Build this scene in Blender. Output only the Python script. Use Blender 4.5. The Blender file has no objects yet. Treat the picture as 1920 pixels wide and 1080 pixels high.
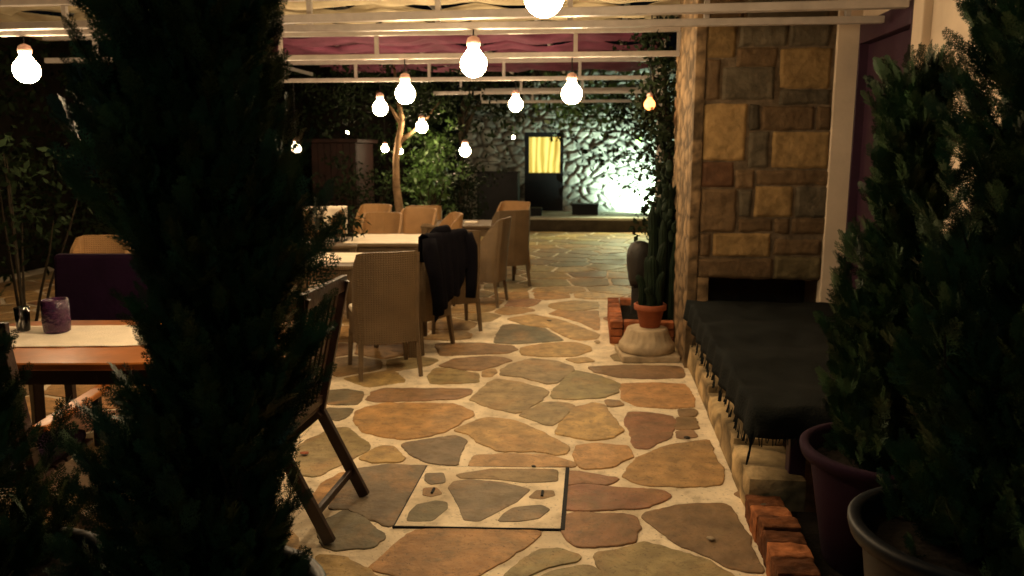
import bpy, bmesh, math, random
import numpy as np
from mathutils import Vector, Matrix, noise
random.seed(7); rng = np.random.default_rng(7)
C = bpy.context.scene.collection
SC = bpy.context.scene
# ---------------------------------------------------------------- camera, world, exposure
H = 1.65; FPX = 1500.0
TH = math.atan(260 / FPX); PS = math.atan(149 / FPX)
cam_d = bpy.data.cameras.new("camera"); cam = bpy.data.objects.new("camera", cam_d); C.objects.link(cam)
cam.location = (0, 0, H); cam.rotation_euler = (math.pi / 2 - TH, 0, PS)
cam_d.sensor_width = 36; cam_d.lens = 36 * FPX / 1920; cam_d.clip_start = 0.05; cam_d.clip_end = 500
cam_d.dof.use_dof = True; cam_d.dof.focus_distance = 3.0; cam_d.dof.aperture_fstop = 3.6
SC.camera = cam
w = bpy.data.worlds.new("World"); SC.world = w; w.use_nodes = True
bgn = w.node_tree.nodes["Background"]
bgn.inputs[0].default_value = (0.35, 0.42, 0.50, 1); bgn.inputs[1].default_value = 0.003
SC.view_settings.view_transform = 'Standard'; SC.view_settings.look = 'None'
SC.view_settings.exposure = 0.33; SC.view_settings.gamma = 1
SC.cycles.use_denoising = True; SC.cycles.max_bounces = 8; SC.cycles.sample_clamp_indirect = 4
BULB = 125.0
def lamp(name, kind, loc, energy, color, **k):
    d = bpy.data.lights.new(name, kind); d.energy = energy; d.color = color
    for a, b in k.items(): setattr(d, a, b)
    o = bpy.data.objects.new(name, d); o.location = loc; C.objects.link(o); return o
# added dim cool fill light behind the camera, keeps the foliage readable
lamp("cool_fill", 'AREA', (-0.6, -3.2, 3.6), 11, (0.62, 0.90, 0.85), size=0.8).rotation_euler = (math.radians(52), 0, math.radians(-14))

# ---------------------------------------------------------------- geometry of the view
cT, sT, cP, sP = math.cos(TH), math.sin(TH), math.cos(PS), math.sin(PS)
F0 = Vector((-sP, cP, 0)); R0 = Vector((cP, sP, 0)); UP = Vector((0, 0, 1))
def ray(px, py):
    u = (px - 960) / FPX; v = (540 - py) / FPX
    return F0 * (cT + v * sT) + R0 * u + UP * (v * cT - sT)
def G(px, py, z=0.0):
    d = ray(px, py); t = (z - H) / d.z; p = d * t; return Vector((p.x, p.y, z))
def PY(px, py, Y):
    d = ray(px, py); t = Y / d.y; p = d * t; return Vector((p.x, Y, p.z + H))
def PX(px, py, X):
    d = ray(px, py); t = X / d.x; p = d * t; return Vector((X, p.y, p.z + H))
def W(px, D, z=0.0):
    t = D * cT + (H - z) * sT
    p = F0 * D + R0 * ((px - 960) / FPX * t); return Vector((p.x, p.y, z))
def WP(px, py, D):      # point on the pixel ray at horizontal forward distance D
    d = ray(px, py); t = D / d.dot(F0); p = d * t; return Vector((p.x, p.y, p.z + H))
# ---------------------------------------------------------------- materials
MATS = {}
def mat(name, col, rough=0.7, spec=0.4, metal=0.0, var=0.25, scale=8.0, bump=0.0, bscale=40.0, emit=None, estr=0, attr=None, coat=0, trans=0, detail=6, obj=True, sheen=0):
    if name in MATS: return MATS[name]
    m = bpy.data.materials.new(name); m.use_nodes = True; nt = m.node_tree; N = nt.nodes; L = nt.links
    b = N["Principled BSDF"]
    b.inputs["Roughness"].default_value = rough; b.inputs["Metallic"].default_value = metal
    b.inputs["Specular IOR Level"].default_value = spec; b.inputs["Coat Weight"].default_value = coat
    b.inputs["Transmission Weight"].default_value = trans; b.inputs["Sheen Weight"].default_value = sheen
    tc = N.new("ShaderNodeTexCoord")
    no = N.new("ShaderNodeTexNoise"); no.inputs["Scale"].default_value = scale; no.inputs["Detail"].default_value = detail
    L.new(tc.outputs["Object"], no.inputs["Vector"])
    mx = N.new("ShaderNodeMix"); mx.data_type = 'RGBA'; mx.blend_type = 'MULTIPLY'; mx.inputs[0].default_value = 1
    rp = N.new("ShaderNodeMapRange"); rp.inputs[1].default_value = 0.3; rp.inputs[2].default_value = 0.7
    rp.inputs[3].default_value = 1 - var; rp.inputs[4].default_value = 1 + var
    L.new(no.outputs["Fac"], rp.inputs[0])
    if attr:
        a = N.new("ShaderNodeAttribute"); a.attribute_name = attr; L.new(a.outputs["Color"], mx.inputs[6])
    else: mx.inputs[6].default_value = (*col, 1)
    L.new(rp.outputs[0], mx.inputs[7]); L.new(mx.outputs[2], b.inputs["Base Color"])
    if bump:
        bn = N.new("ShaderNodeTexNoise"); bn.inputs["Scale"].default_value = bscale; bn.inputs["Detail"].default_value = 8
        L.new(tc.outputs["Object"], bn.inputs["Vector"])
        bp = N.new("ShaderNodeBump"); bp.inputs["Strength"].default_value = bump; bp.inputs["Distance"].default_value = 0.01
        L.new(bn.outputs["Fac"], bp.inputs["Height"]); L.new(bp.outputs["Normal"], b.inputs["Normal"])
    if emit:
        b.inputs["Emission Color"].default_value = (*emit, 1); b.inputs["Emission Strength"].default_value = estr
    MATS[name] = m; return m
def wicker(name, col):
    if name in MATS: return MATS[name]
    m = mat(name, col, 0.55, 0.4, var=0.22, scale=5, bump=0); nt = m.node_tree; N = nt.nodes; L = nt.links; b = N["Principled BSDF"]
    tc = N.new("ShaderNodeTexCoord"); mp = N.new("ShaderNodeMapping"); L.new(tc.outputs["Object"], mp.inputs[0])
    w1 = N.new("ShaderNodeTexWave"); w1.wave_type = 'BANDS'; w1.bands_direction = 'Z'; w1.inputs["Scale"].default_value = 19; w1.inputs["Distortion"].default_value = 1.2
    w2 = N.new("ShaderNodeTexWave"); w2.wave_type = 'BANDS'; w2.bands_direction = 'X'; w2.inputs["Scale"].default_value = 18; w2.inputs["Distortion"].default_value = 0.6
    for q in (w1, w2): L.new(mp.outputs[0], q.inputs["Vector"])
    mm = N.new("ShaderNodeMath"); mm.operation = 'MULTIPLY'; L.new(w1.outputs["Fac"], mm.inputs[0]); L.new(w2.outputs["Fac"], mm.inputs[1])
    bp = N.new("ShaderNodeBump"); bp.inputs["Strength"].default_value = 0.6; bp.inputs["Distance"].default_value = 0.008
    L.new(mm.outputs[0], bp.inputs["Height"]); L.new(bp.outputs["Normal"], b.inputs["Normal"])
    return m
M_stone = mat("flagstone", (1, 1, 1), 0.62, 0.35, var=0.34, scale=9, bump=0.7, bscale=26, attr="Col", detail=9)
def weather(m):
    nt = m.node_tree; N = nt.nodes; L = nt.links; b = N["Principled BSDF"]; src = b.inputs["Base Color"].links[0].from_socket
    tc = N.new("ShaderNodeTexCoord")
    def layer(scale, lo, hi, col, fac, src, mode='MIX', detail=7, dist=0.6):
        n = N.new("ShaderNodeTexNoise"); n.inputs["Scale"].default_value = scale; n.inputs["Detail"].default_value = detail; n.inputs["Roughness"].default_value = .65; n.inputs["Distortion"].default_value = dist
        L.new(tc.outputs["Object"], n.inputs["Vector"]); r = N.new("ShaderNodeMapRange"); r.inputs[1].default_value = lo; r.inputs[2].default_value = hi; r.inputs[4].default_value = fac
        L.new(n.outputs["Fac"], r.inputs[0]); x = N.new("ShaderNodeMix"); x.data_type = 'RGBA'; x.blend_type = mode; x.inputs[7].default_value = (*col, 1)
        L.new(r.outputs[0], x.inputs[0]); L.new(src, x.inputs[6]); return x.outputs[2]
    src = layer(3.1, .50, .66, (.46, .25, .10), .55, src)
    src = layer(4.3, .56, .70, (.25, .19, .10), .40, src)
    src = layer(13, .50, .68, (.13, .085, .04), .60, src)
    src = layer(36, .50, .70, (.16, .115, .06), .45, src, dist=0)
    src = layer(1.3, .50, .62, (.20, .15, .085), .35, src)
    src = layer(75, .58, .70, (.05, .035, .02), .75, src, dist=0)
    L.new(src, b.inputs["Base Color"]); return m
M_mortar = mat("mortar_joint", (0.80, 0.68, 0.50), 0.8, 0.25, var=0.20, scale=6, bump=0.5, bscale=35)
weather(M_stone)
nt_ = M_mortar.node_tree; b_ = nt_.nodes['Principled BSDF']; s_ = b_.inputs['Base Color'].links[0].from_socket; tc_ = nt_.nodes.new('ShaderNodeTexCoord')
for sc_, lo_, hi_, col_, f_ in ((2.2, .50, .66, (.46, .36, .24), .6), (11, .54, .70, (.34, .26, .16), .5), (60, .60, .72, (.14, .10, .06), .6)):
    n_ = nt_.nodes.new('ShaderNodeTexNoise'); n_.inputs['Scale'].default_value = sc_; n_.inputs['Detail'].default_value = 7; nt_.links.new(tc_.outputs['Object'], n_.inputs['Vector'])
    r_ = nt_.nodes.new('ShaderNodeMapRange'); r_.inputs[1].default_value = lo_; r_.inputs[2].default_value = hi_; r_.inputs[4].default_value = f_; nt_.links.new(n_.outputs['Fac'], r_.inputs[0])
    x_ = nt_.nodes.new('ShaderNodeMix'); x_.data_type = 'RGBA'; x_.inputs[7].default_value = (*col_, 1); nt_.links.new(r_.outputs[0], x_.inputs[0]); nt_.links.new(s_, x_.inputs[6]); s_ = x_.outputs[2]
nt_.links.new(s_, b_.inputs['Base Color'])
M_ashlar = mat("ashlar", (1, 1, 1), 0.85, 0.2, var=0.30, scale=14, bump=0.9, bscale=30, attr="Col", detail=9)
M_rubble = mat("rubble", (1, 1, 1), 0.85, 0.2, var=0.25, scale=7, bump=0.6, bscale=20, attr="Col")
M_dmortar = mat("dark_mortar", (0.075, 0.058, 0.040), 0.9, 0.2, var=0.3, bump=0.6)
M_steel = mat("painted_steel", (0.42, 0.375, 0.345), 0.42, 0.5, var=0.12, scale=12, bump=0.15, bscale=60)
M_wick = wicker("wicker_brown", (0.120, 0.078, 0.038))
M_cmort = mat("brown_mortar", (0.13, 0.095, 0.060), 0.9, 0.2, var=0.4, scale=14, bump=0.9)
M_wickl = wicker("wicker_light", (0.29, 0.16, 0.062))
M_cloth = mat("cream_cloth", (0.80, 0.70, 0.56), 0.9, 0.1, var=0.08, scale=9, bump=0.4, bscale=120)
M_canvas = mat("beige_canvas", (0.40, 0.335, 0.215), 0.9, 0.1, var=0.25, scale=4, bump=0.5, bscale=14)
M_purple = mat("purple_canvas", (0.13, 0.036, 0.065), 0.85, 0.15, var=0.25, scale=5, bump=0.5, bscale=14)
M_jack = mat("jacket_cloth", (0.0045, 0.0042, 0.0065), 0.95, 0.04, var=0.2, bump=0.5, bscale=60)
M_dwood = mat("dark_wood", (0.020, 0.0075, 0.005), 0.42, 0.5, var=0.35, scale=10, bump=0.3, bscale=30)
M_owood = mat("varnished_wood", (0.42, 0.14, 0.030), 0.30, 0.5, var=0.3, scale=5, bump=0.1, coat=0.3)
M_pcush = mat("purple_cushion", (0.014, 0.0045, 0.017), 0.9, 0.1, var=0.2, bump=0.3)
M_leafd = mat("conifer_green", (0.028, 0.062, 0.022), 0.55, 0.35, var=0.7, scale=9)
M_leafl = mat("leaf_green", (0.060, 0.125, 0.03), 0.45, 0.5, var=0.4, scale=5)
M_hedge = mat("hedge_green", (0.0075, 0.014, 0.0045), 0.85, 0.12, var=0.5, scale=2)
M_bark = mat("bark", (0.22, 0.14, 0.075), 0.9, 0.2, var=0.35, scale=12, bump=1.0, bscale=30)
M_dbark = mat("dark_bark", (0.022, 0.016, 0.009), 0.9, 0.2, var=0.3, scale=12, bump=0.8)
M_terra = mat("terracotta", (0.27, 0.075, 0.032), 0.75, 0.3, var=0.2, scale=12, bump=0.3)
M_brick = mat("red_brick", (0.40, 0.15, 0.06), 0.9, 0.15, var=0.55, scale=14, bump=1.0, bscale=30, attr="Col")
M_soil = mat("soil", (0.008, 0.006, 0.004), 0.95, 0.1, var=0.4, bump=1.0)
M_ppot = mat("purple_pot", (0.018, 0.006, 0.016), 0.85, 0.12, var=0.12, bump=0.1)
M_bpot = mat("blue_glazed_pot", (0.006, 0.008, 0.012), 0.5, 0.22, var=0.2)
M_kpot = mat("black_pot", (0.008, 0.008, 0.009), 0.5, 0.5, var=0.2)
M_rug = mat("dark_teal_rug", (0.010, 0.0115, 0.011), 0.95, 0.06, var=0.25, scale=10, bump=0.6, bscale=90)
M_bulb = mat("bulb_glow", (0.9, 0.8, 0.6), 0.4, emit=(1.0, 0.72, 0.41), estr=BULB)
M_socket = mat("pink_socket", (0.75, 0.45, 0.38), 0.4, 0.5, var=0.1)
M_black = mat("black_paint", (0.007, 0.007, 0.009), 0.75, 0.25, var=0.2)
M_pdoor = mat("purple_door_paint", (0.036, 0.012, 0.028), 0.5, 0.4, var=0.15, bump=0.1)
M_plast = mat("cream_plaster", (0.62, 0.50, 0.38), 0.85, 0.2, var=0.14, scale=3, bump=0.3, bscale=22)
M_marble = mat("worn_stone", (0.42, 0.33, 0.22), 0.85, 0.2, var=0.3, scale=9, bump=0.9, bscale=24)
M_cact = mat("cactus_green", (0.008, 0.016, 0.008), 0.8, 0.15, var=0.3, scale=9)
M_earth = mat("ground_soil", (0.05, 0.04, 0.025), 0.95, 0.1, var=0.3, bump=0.6)
M_red = mat("dark_red_boards", (0.016, 0.005, 0.0035), 0.7, 0.3, var=0.3)
# ---------------------------------------------------------------- mesh helpers
def tag(o, label=None, cat=None, group=None, kind=None):
    if label: o['label'] = label
    if cat: o['category'] = cat
    if group: o['group'] = group
    if kind: o['kind'] = kind
    return o
def empty(name, loc, rz=0, **k):
    o = bpy.data.objects.new(name, None); o.location = loc; o.rotation_euler = (0, 0, rz); C.objects.link(o); return tag(o, **k)
def obj(name, bm, m, parent=None, smooth=False, **k):
    me = bpy.data.meshes.new(name)
    bmesh.ops.recalc_face_normals(bm, faces=bm.faces)
    bm.to_mesh(me); bm.free(); me.materials.append(m)
    if smooth:
        me.polygons.foreach_set("use_smooth", [True] * len(me.polygons))
    o = bpy.data.objects.new(name, me); C.objects.link(o)
    if parent: o.parent = parent
    return tag(o, **k)
def qmesh(name, V, Q, m, parent=None, cols=None, smooth=False, **k):
    V = np.asarray(V, np.float32).reshape(-1, 3); Q = np.asarray(Q, np.int32)
    me = bpy.data.meshes.new(name); n = Q.shape[1]
    me.vertices.add(len(V)); me.vertices.foreach_set("co", V.ravel())
    me.loops.add(Q.size); me.loops.foreach_set("vertex_index", Q.ravel())
    me.polygons.add(len(Q)); me.polygons.foreach_set("loop_start", np.arange(0, Q.size, n, dtype=np.int32))
    me.update(calc_edges=True); me.validate()
    if smooth: me.polygons.foreach_set("use_smooth", [True] * len(me.polygons))
    if cols is not None:
        ca = me.color_attributes.new("Col", 'FLOAT_COLOR', 'POINT'); ca.data.foreach_set("color", np.asarray(cols, np.float32).ravel())
    me.materials.append(m); o = bpy.data.objects.new(name, me); C.objects.link(o)
    if parent: o.parent = parent
    return tag(o, **k)
def bx(bm, c, s, rot=None, bev=0.0):
    M = Matrix.Translation(c) @ (rot.to_4x4() if rot else Matrix.Identity(4)) @ Matrix.Diagonal((*s, 1))
    r = bmesh.ops.create_cube(bm, size=1, matrix=M)
    if bev:
        es = list({e for v in r['verts'] for e in v.link_edges})
        bmesh.ops.bevel(bm, geom=es, offset=bev, segments=2, affect='EDGES', profile=0.5)
def tube(bm, pts, rads, seg=8, caps=True, sq=False):
    pts = [Vector(p) for p in pts]; rings = []
    if not hasattr(rads, '__len__'): rads = [rads] * len(pts)
    ref = None
    for i, p in enumerate(pts):
        d = (pts[min(i + 1, len(pts) - 1)] - pts[max(i - 1, 0)]).normalized()
        if ref is None or abs(ref.dot(d)) > 0.95: ref = Vector((0, 0, 1)) if abs(d.z) < 0.9 else Vector((0, 1, 0))
        a = d.cross(ref).normalized(); b = a.cross(d).normalized(); ref = b
        ph = math.pi / seg if sq else 0
        rings.append([bm.verts.new(p + (a * math.cos(2 * math.pi * k / seg + ph) + b * math.sin(2 * math.pi * k / seg + ph)) * rads[i]) for k in range(seg)])
    for r0, r1 in zip(rings, rings[1:]):
        for k in range(seg): bm.faces.new((r0[k], r0[(k + 1) % seg], r1[(k + 1) % seg], r1[k]))
    if caps: bm.faces.new(rings[0][::-1]); bm.faces.new(rings[-1])
def beam(bm, a, b, wdt, hgt):        # rectangular bar from a to b
    a = Vector(a); b = Vector(b); d = (b - a); q = d.to_track_quat('X', 'Z').to_matrix()
    bx(bm, (a + b) / 2, (d.length, wdt, hgt), q, min(wdt, hgt) * 0.12)
def lathe(bm, prof, c=(0, 0, 0), seg=32, wob=0):
    rings = []
    for r, z in prof:
        rings.append([bm.verts.new((c[0] + r * math.cos(2 * math.pi * k / seg) * (1 + wob * noise.noise(Vector((math.cos(2 * math.pi * k / seg) * 2, math.sin(2 * math.pi * k / seg) * 2, z * 8)))),
                                    c[1] + r * math.sin(2 * math.pi * k / seg) * (1 + wob * noise.noise(Vector((math.cos(2 * math.pi * k / seg) * 2, math.sin(2 * math.pi * k / seg) * 2, z * 8 + 5)))), c[2] + z)) for k in range(seg)])
    for r0, r1 in zip(rings, rings[1:]):
        for k in range(seg): bm.faces.new((r0[k], r0[(k + 1) % seg], r1[(k + 1) % seg], r1[k]))
    if prof[0][0] > 1e-4: bm.faces.new(rings[0][::-1])
    if prof[-1][0] > 1e-4: bm.faces.new(rings[-1])
def copy_thing(root, loc, rz, label, sub=True):
    r = root.copy(); C.objects.link(r); r.location = loc; r.rotation_euler = (0, 0, rz); r['label'] = label
    for ch in list(root.children):
        c = ch.copy(); C.objects.link(c); c.parent = r
        for g in ch.children:
            d = g.copy(); C.objects.link(d); d.parent = c
    return r
# ---------------------------------------------------------------- foliage generators (numpy)
def leaves(centres, n_each, spread, size, aspect=0.5, up=0.2, seed=0):
    """leaf blades: a folded 4-corner blade per leaf; returns verts, quads"""
    r = np.random.default_rng(seed); c = np.repeat(np.asarray(centres, float), n_each, 0); n = len(c)
    sp = np.repeat(np.broadcast_to(spread, (len(centres), 3)), n_each, 0)
    off = r.normal(size=(n, 3)); off /= np.linalg.norm(off, axis=1, keepdims=True) + 1e-9
    p = c + off * sp * (r.random((n, 1)) ** 0.45)
    d = r.normal(size=(n, 3)); d[:, 2] += up; d /= np.linalg.norm(d, axis=1, keepdims=True)
    s = np.cross(d, r.normal(size=(n, 3))); s /= np.linalg.norm(s, axis=1, keepdims=True)
    L = size * (0.6 + 0.8 * r.random((n, 1))); Wd = L * aspect
    V = np.stack([p, p + d * L * 0.5 + s * Wd * 0.5, p + d * L, p + d * L * 0.5 - s * Wd * 0.5], 1).reshape(-1, 3)
    return V, np.arange(4 * n).reshape(-1, 4)
def spray_unit():
    """one flat feathery conifer spray, length 1 along Z, in the XZ plane: quads (k,4,3)"""
    Q = []
    def blade(a, b, w0, w1):
        a = np.array(a, float); b = np.array(b, float); d = b - a; n = np.array([d[2], 0, -d[0]]); n /= np.linalg.norm(n) + 1e-9
        Q.append([a - n * w0, a + n * w0, b + n * w1, b - n * w1])
    blade((0, 0, 0), (0, 0, 1), 0.012, 0.005)
    for i in range(9):
        z = 0.08 + i * 0.098
        for s in (-1, 1):
            ln = (0.42 * (1 - z) + 0.10) * random.uniform(0.8, 1.15); an = math.radians(random.uniform(32, 46))
            yo = random.uniform(-0.05, 0.05); tip = (s * ln * math.sin(an), yo, z + ln * math.cos(an))
            blade((0, 0, z), tip, 0.015, 0.007)
            k = 3 if ln > 0.25 else 2
            for j in range(k):
                t = (j + 1) / (k + 1.0); b0 = (tip[0] * t, yo * t, z + (tip[2] - z) * t)
                for s2 in (-1, 1):
                    a2 = s * an + s2 * 0.75; l2 = ln * 0.34 * (1.1 - t)  + 0.03
                    blade(b0, (b0[0] + l2 * math.sin(a2), yo * t, b0[2] + l2 * math.cos(a2)), 0.013, 0.006)
    return np.array(Q)
SPR = [spray_unit() for _ in range(4)]
def conifer(name, base, z0, z1, rad, label, nplume, seed, cat="shrub", prof=None, group=None, lean=None):
    """columnar conifer: trunk, limbs, and plumes of flat sprays"""
    r = np.random.default_rng(seed); root = empty(name, base, 0, label=label, cat=cat, group=group)
    bm = bmesh.new(); tube(bm, [(0, 0, z0 - 0.12), (0.01, 0.0, z0 + 0.5), (0, 0.01, z1 - 0.1)], [0.03, 0.022, 0.006], 8)
    obj("trunk", bm, M_dbark, root, True)
    P, A, Ln, Rl = [], [], [], []
    bl = bmesh.new()
    for i in range(nplume):
        t = r.random(); z = z0 + (z1 - z0) * t
        R = rad * (prof(t) if prof else (1.0 - 0.55 * max(0, (t - 0.6) / 0.4) ** 1.5) * (0.75 + 0.25 * min(1, t / 0.12)))
        az = r.random() * 2 * math.pi; q = (0.25 + 0.75 * r.random() ** 0.6) * (r.uniform(1.05, 1.32) if r.random() < .12 else 1)
        R *= 0.85 + 0.3 * (0.5 + 0.5 * math.sin(az * 3 + z * 5 + seed))
        out = np.array([math.cos(az), math.sin(az), 0]); pl = r.uniform(0.15, 0.30)
        rootp = out * max(0.02, R * q - pl * 0.45) + np.array([lean(t) if lean else 0, 0, z - pl * 0.6])
        ax = out * r.uniform(0.25, 0.75) + np.array([0, 0, 1.0]) + r.normal(size=3) * 0.14; ax /= np.linalg.norm(ax)
        if i % 6 == 0: tube(bl, [(rootp[0] * .3, 0, rootp[2] - 0.15), tuple(rootp), tuple(rootp + ax * pl * 0.9)], [0.006, 0.004, 0.0015], 4, False)
        n = 11
        for j in range(n):
            s = j / (n - 1.0); a2 = az + j * 2.4 + r.random()
            o2 = np.array([math.cos(a2), math.sin(a2), 0]); d = ax * (0.9 + s) + o2 * (0.75 - 0.55 * s); d /= np.linalg.norm(d)
            P.append(rootp + ax * pl * s * 0.85); A.append(d); Ln.append(r.uniform(0.075, 0.12) * (1.15 - 0.45 * s)); Rl.append(r.random() * 6.28)
    obj("limbs", bl, M_dbark, root)
    P = np.array(P); A = np.array(A); Ln = np.array(Ln); Rl = np.array(Rl); which = r.integers(0, len(SPR), len(P)); out = []
    tmp = np.cross(A, np.array([0.3, 0.5, 0.1])); tmp /= np.linalg.norm(tmp, axis=1, keepdims=True); t2 = np.cross(A, tmp)
    X = tmp * np.cos(Rl)[:, None] + t2 * np.sin(Rl)[:, None]; Y = np.cross(A, X)
    for k in range(len(SPR)):
        s = which == k; U = SPR[k].reshape(-1, 3)
        v = P[s][:, None] + Ln[s][:, None, None] * (U[None, :, 0:1] * X[s][:, None] + U[None, :, 1:2] * Y[s][:, None] + U[None, :, 2:3] * A[s][:, None])
        out.append(v.reshape(-1, 3))
    V = np.concatenate(out); qmesh("foliage", V, np.arange(len(V)).reshape(-1, 4), M_leafd, root)
    return root
# ================================================================ GROUND AND PAVING
bm = bmesh.new(); bx(bm, (0, 15, -0.06), (90, 90, 0.1)); obj("ground", bm, M_earth, kind='structure')
bm = bmesh.new(); bx(bm, (-3.1, 7.6, -0.002 - 0.02), (9.6, 19.2, 0.04)); obj("paving_bed", bm, M_mortar, kind='structure')
SCOL = {'t': (0.47, 0.30, 0.125), 'o': (0.48, 0.265, 0.105), 'g': (0.34, 0.26, 0.13), 'k': (0.18, 0.145, 0.095), 'b': (0.26, 0.165, 0.085), 'r': (0.32, 0.16, 0.085)}
S2 = 1920 / 860.0
def c4(p): return G(540 + p[0] / S2, 600 + p[1] / S2)
def c7(p): return G(880 + p[0] / 3.6, 400 + p[1] / 3.6)
T4 = [('k', '905,22 940,18 1070,35 1110,62 1150,85 940,100 868,95 880,60'), ('t', '975,118 1080,99 1200,94 1255,110 1265,128 1200,150 1080,153 985,146'),
('b', '620,100 800,97 935,110 955,124 920,138 780,143 640,148'), ('b', '640,192 700,165 830,154 900,160 930,170 880,188 800,210 720,206'),
('g', '625,202 680,209 790,226 794,258 720,264 602,264 594,235'), ('t', '825,215 860,205 868,220 845,235 825,235'),
('g', '945,185 1020,164 1120,174 1186,197 1190,213 1120,262 1085,266 980,237 895,229 895,211'), ('t', '1170,165 1250,160 1275,172 1210,178'),
('g', '870,248 960,261 1058,288 1085,301 1055,333 990,376 950,387 862,368 768,335 812,293'), ('g', '1129,287 1172,239 1212,214 1300,236 1380,267 1375,302 1320,321 1200,331 1111,327 1114,302'),
('b', '1265,198 1400,191 1640,196 1653,241 1480,245 1380,237 1290,218'), ('o', '1398,268 1520,265 1652,270 1685,320 1690,362 1580,368 1470,361 1404,330'),
('b', '360,303 400,289 600,291 765,291 755,310 700,329 560,335 380,341 340,333'), ('k', '165,297 230,294 306,302 301,335 286,352 170,352'),
('o', '330,367 420,351 600,353 690,354 768,383 764,400 688,447 590,486 500,496 400,487 322,469 284,420 293,387'),
('t', '840,409 940,424 1060,474 1168,532 1158,556 1120,561 1030,546 880,546 804,507 766,479 708,461 762,438'),
('g', '1070,349 1130,346 1192,357 1127,427 1100,440 1042,421 973,400'), ('t', '1204,369 1280,350 1316,358 1340,402 1394,460 1357,490 1270,503 1180,486 1122,476 1155,432'),
('b', '1335,338 1380,340 1400,355 1350,360'), ('r', '1433,389 1500,389 1606,404 1611,440 1595,486 1500,535 1463,535 1444,480 1415,422'),
('b', '1640,378 1695,378 1700,400 1650,402'), ('b', '1640,412 1695,412 1705,452 1630,456'), ('b', '1630,470 1690,465 1700,485 1640,492'),
('k', '170,373 264,375 247,398 205,420 165,398'), ('g', '203,454 243,454 334,526 325,543 240,591 120,650 40,646 50,524'),
('t', '390,535 429,533 479,580 467,592 360,595 310,579 332,561'), ('k', '488,522 560,508 700,488 735,507 711,560 697,604 600,597 514,558'),
('t', '790,572 900,565 1100,571 1183,597 1190,610 1050,611 850,609 765,609'), ('t', '1210,528 1300,522 1417,531 1431,570 1348,616 1243,621 1214,590'),
('t', '1483,573 1600,529 1757,504 1771,570 1810,620 1805,686 1650,696 1480,686 1408,655'), ('o', '105,740 150,690 230,645 258,650 197,730 162,766 130,771'),
('k', '296,627 430,609 574,615 535,680 465,780 426,859 340,826 262,786 184,788 246,692'), ('k', '174,834 240,804 298,833 338,864 394,910 348,946 200,961 145,928 135,872'),
('o', '546,885 700,880 1050,888 996,937 876,1016 738,1086 520,1086 358,1035 395,1002 476,934'),
('r', '1165,704 1240,694 1400,709 1560,718 1592,740 1497,781 1350,791 1165,791'), ('r', '1165,640 1230,642 1370,667 1330,688 1240,678 1168,688'),
('r', '1155,820 1260,812 1435,824 1460,870 1435,926 1300,946 1212,944 1156,880'), ('b', '1487,822 1620,784 1826,774 1875,832 1910,902 1980,1056 1860,1031 1752,981 1642,936'),
('g', '1062,969 1130,962 1207,990 1187,1007 1058,1036 955,1086 905,1086 992,1013'), ('g', '1306,983 1410,964 1500,939 1598,969 1757,1014 1825,1063 1890,1100 1345,1100 1315,1030'),
('g', '1105,1063 1250,1039 1296,1063 1325,1110 1025,1110'), ('t', '130,988 230,1003 326,1052 372,1090 100,1090')]
T7 = [('t', '265,712 420,684 520,703 600,718 700,753 872,820 855,846 740,856 645,828 542,768 400,757 330,736'), ('o', '180,700 300,690 390,664 250,690 190,735 120,720'),
('t', '560,610 700,590 860,600 866,640 700,660 580,645 540,625'), ('o', '600,655 720,668 860,655 868,790 760,735 640,700 545,678')]
COV = [('k', '580,652 648,650 652,688 600,695 578,680'), ('b', '572,714 618,712 642,735 600,746 568,740'), ('k', '543,782 620,765 661,772 664,799 598,847 500,849 514,811'),
('b', '705,656 850,633 1127,635 1127,682 1000,687 860,672 722,669'), ('k', '694,683 760,675 900,688 1012,717 955,768 798,851 739,847 724,800 704,760 673,711'),
('b', '1043,722 1107,724 1112,742 1060,756 1014,750'), ('k', '943,797 1060,785 1091,801 1048,837 960,851 886,849 904,822')]
def parse(s): return [tuple(float(q) for q in p.split(',')) for p in s.split()]
traced = [(k, [c4(p) for p in parse(s)]) for k, s in T4] + [(k, [c7(p) for p in parse(s)]) for k, s in T7[:1] + T7[2:]]
cover_q = [c4(p) for p in ((583, 618), (1162, 625), (1140, 880), (447, 868))]
def resample(poly, step=0.022, jit=0.006, seed=0, grow=0.0):
    pts = [Vector((p[0], p[1])) for p in poly]
    for cf in (.06, .16):      # corner rounding
        q = []
        for i, p in enumerate(pts):
            n = pts[(i + 1) % len(pts)]; q += [p * (1 - cf) + n * cf, p * cf + n * (1 - cf)]
        pts = q
    out = []
    for i, p in enumerate(pts):
        n = pts[(i + 1) % len(pts)]; k = max(1, int((n - p).length / step))
        for j in range(k): out.append(p.lerp(n, j / k))
    c = sum(out, Vector((0, 0))) / len(out)
    res = []
    ar = sum(out[i - 1].x * out[i].y - out[i].x * out[i - 1].y for i in range(len(out))); sg = 1 if ar > 0 else -1
    nr = []
    for i in range(len(out)):
        e = (out[(i + 2) % len(out)] - out[i - 2]).normalized(); nr.append(Vector((e.y, -e.x)) * sg)
    for i, p in enumerate(out):
        v = Vector((p.x * 11, p.y * 11, seed)); f = noise.noise(v) + 0.5 * noise.noise(v * 3.1) + .28 * noise.noise(v * 7.7)
        d = nr[i]; res.append(p + d * (f * jit + grow))
    return res, c
SV, SF, SCc = [], [], []
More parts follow.
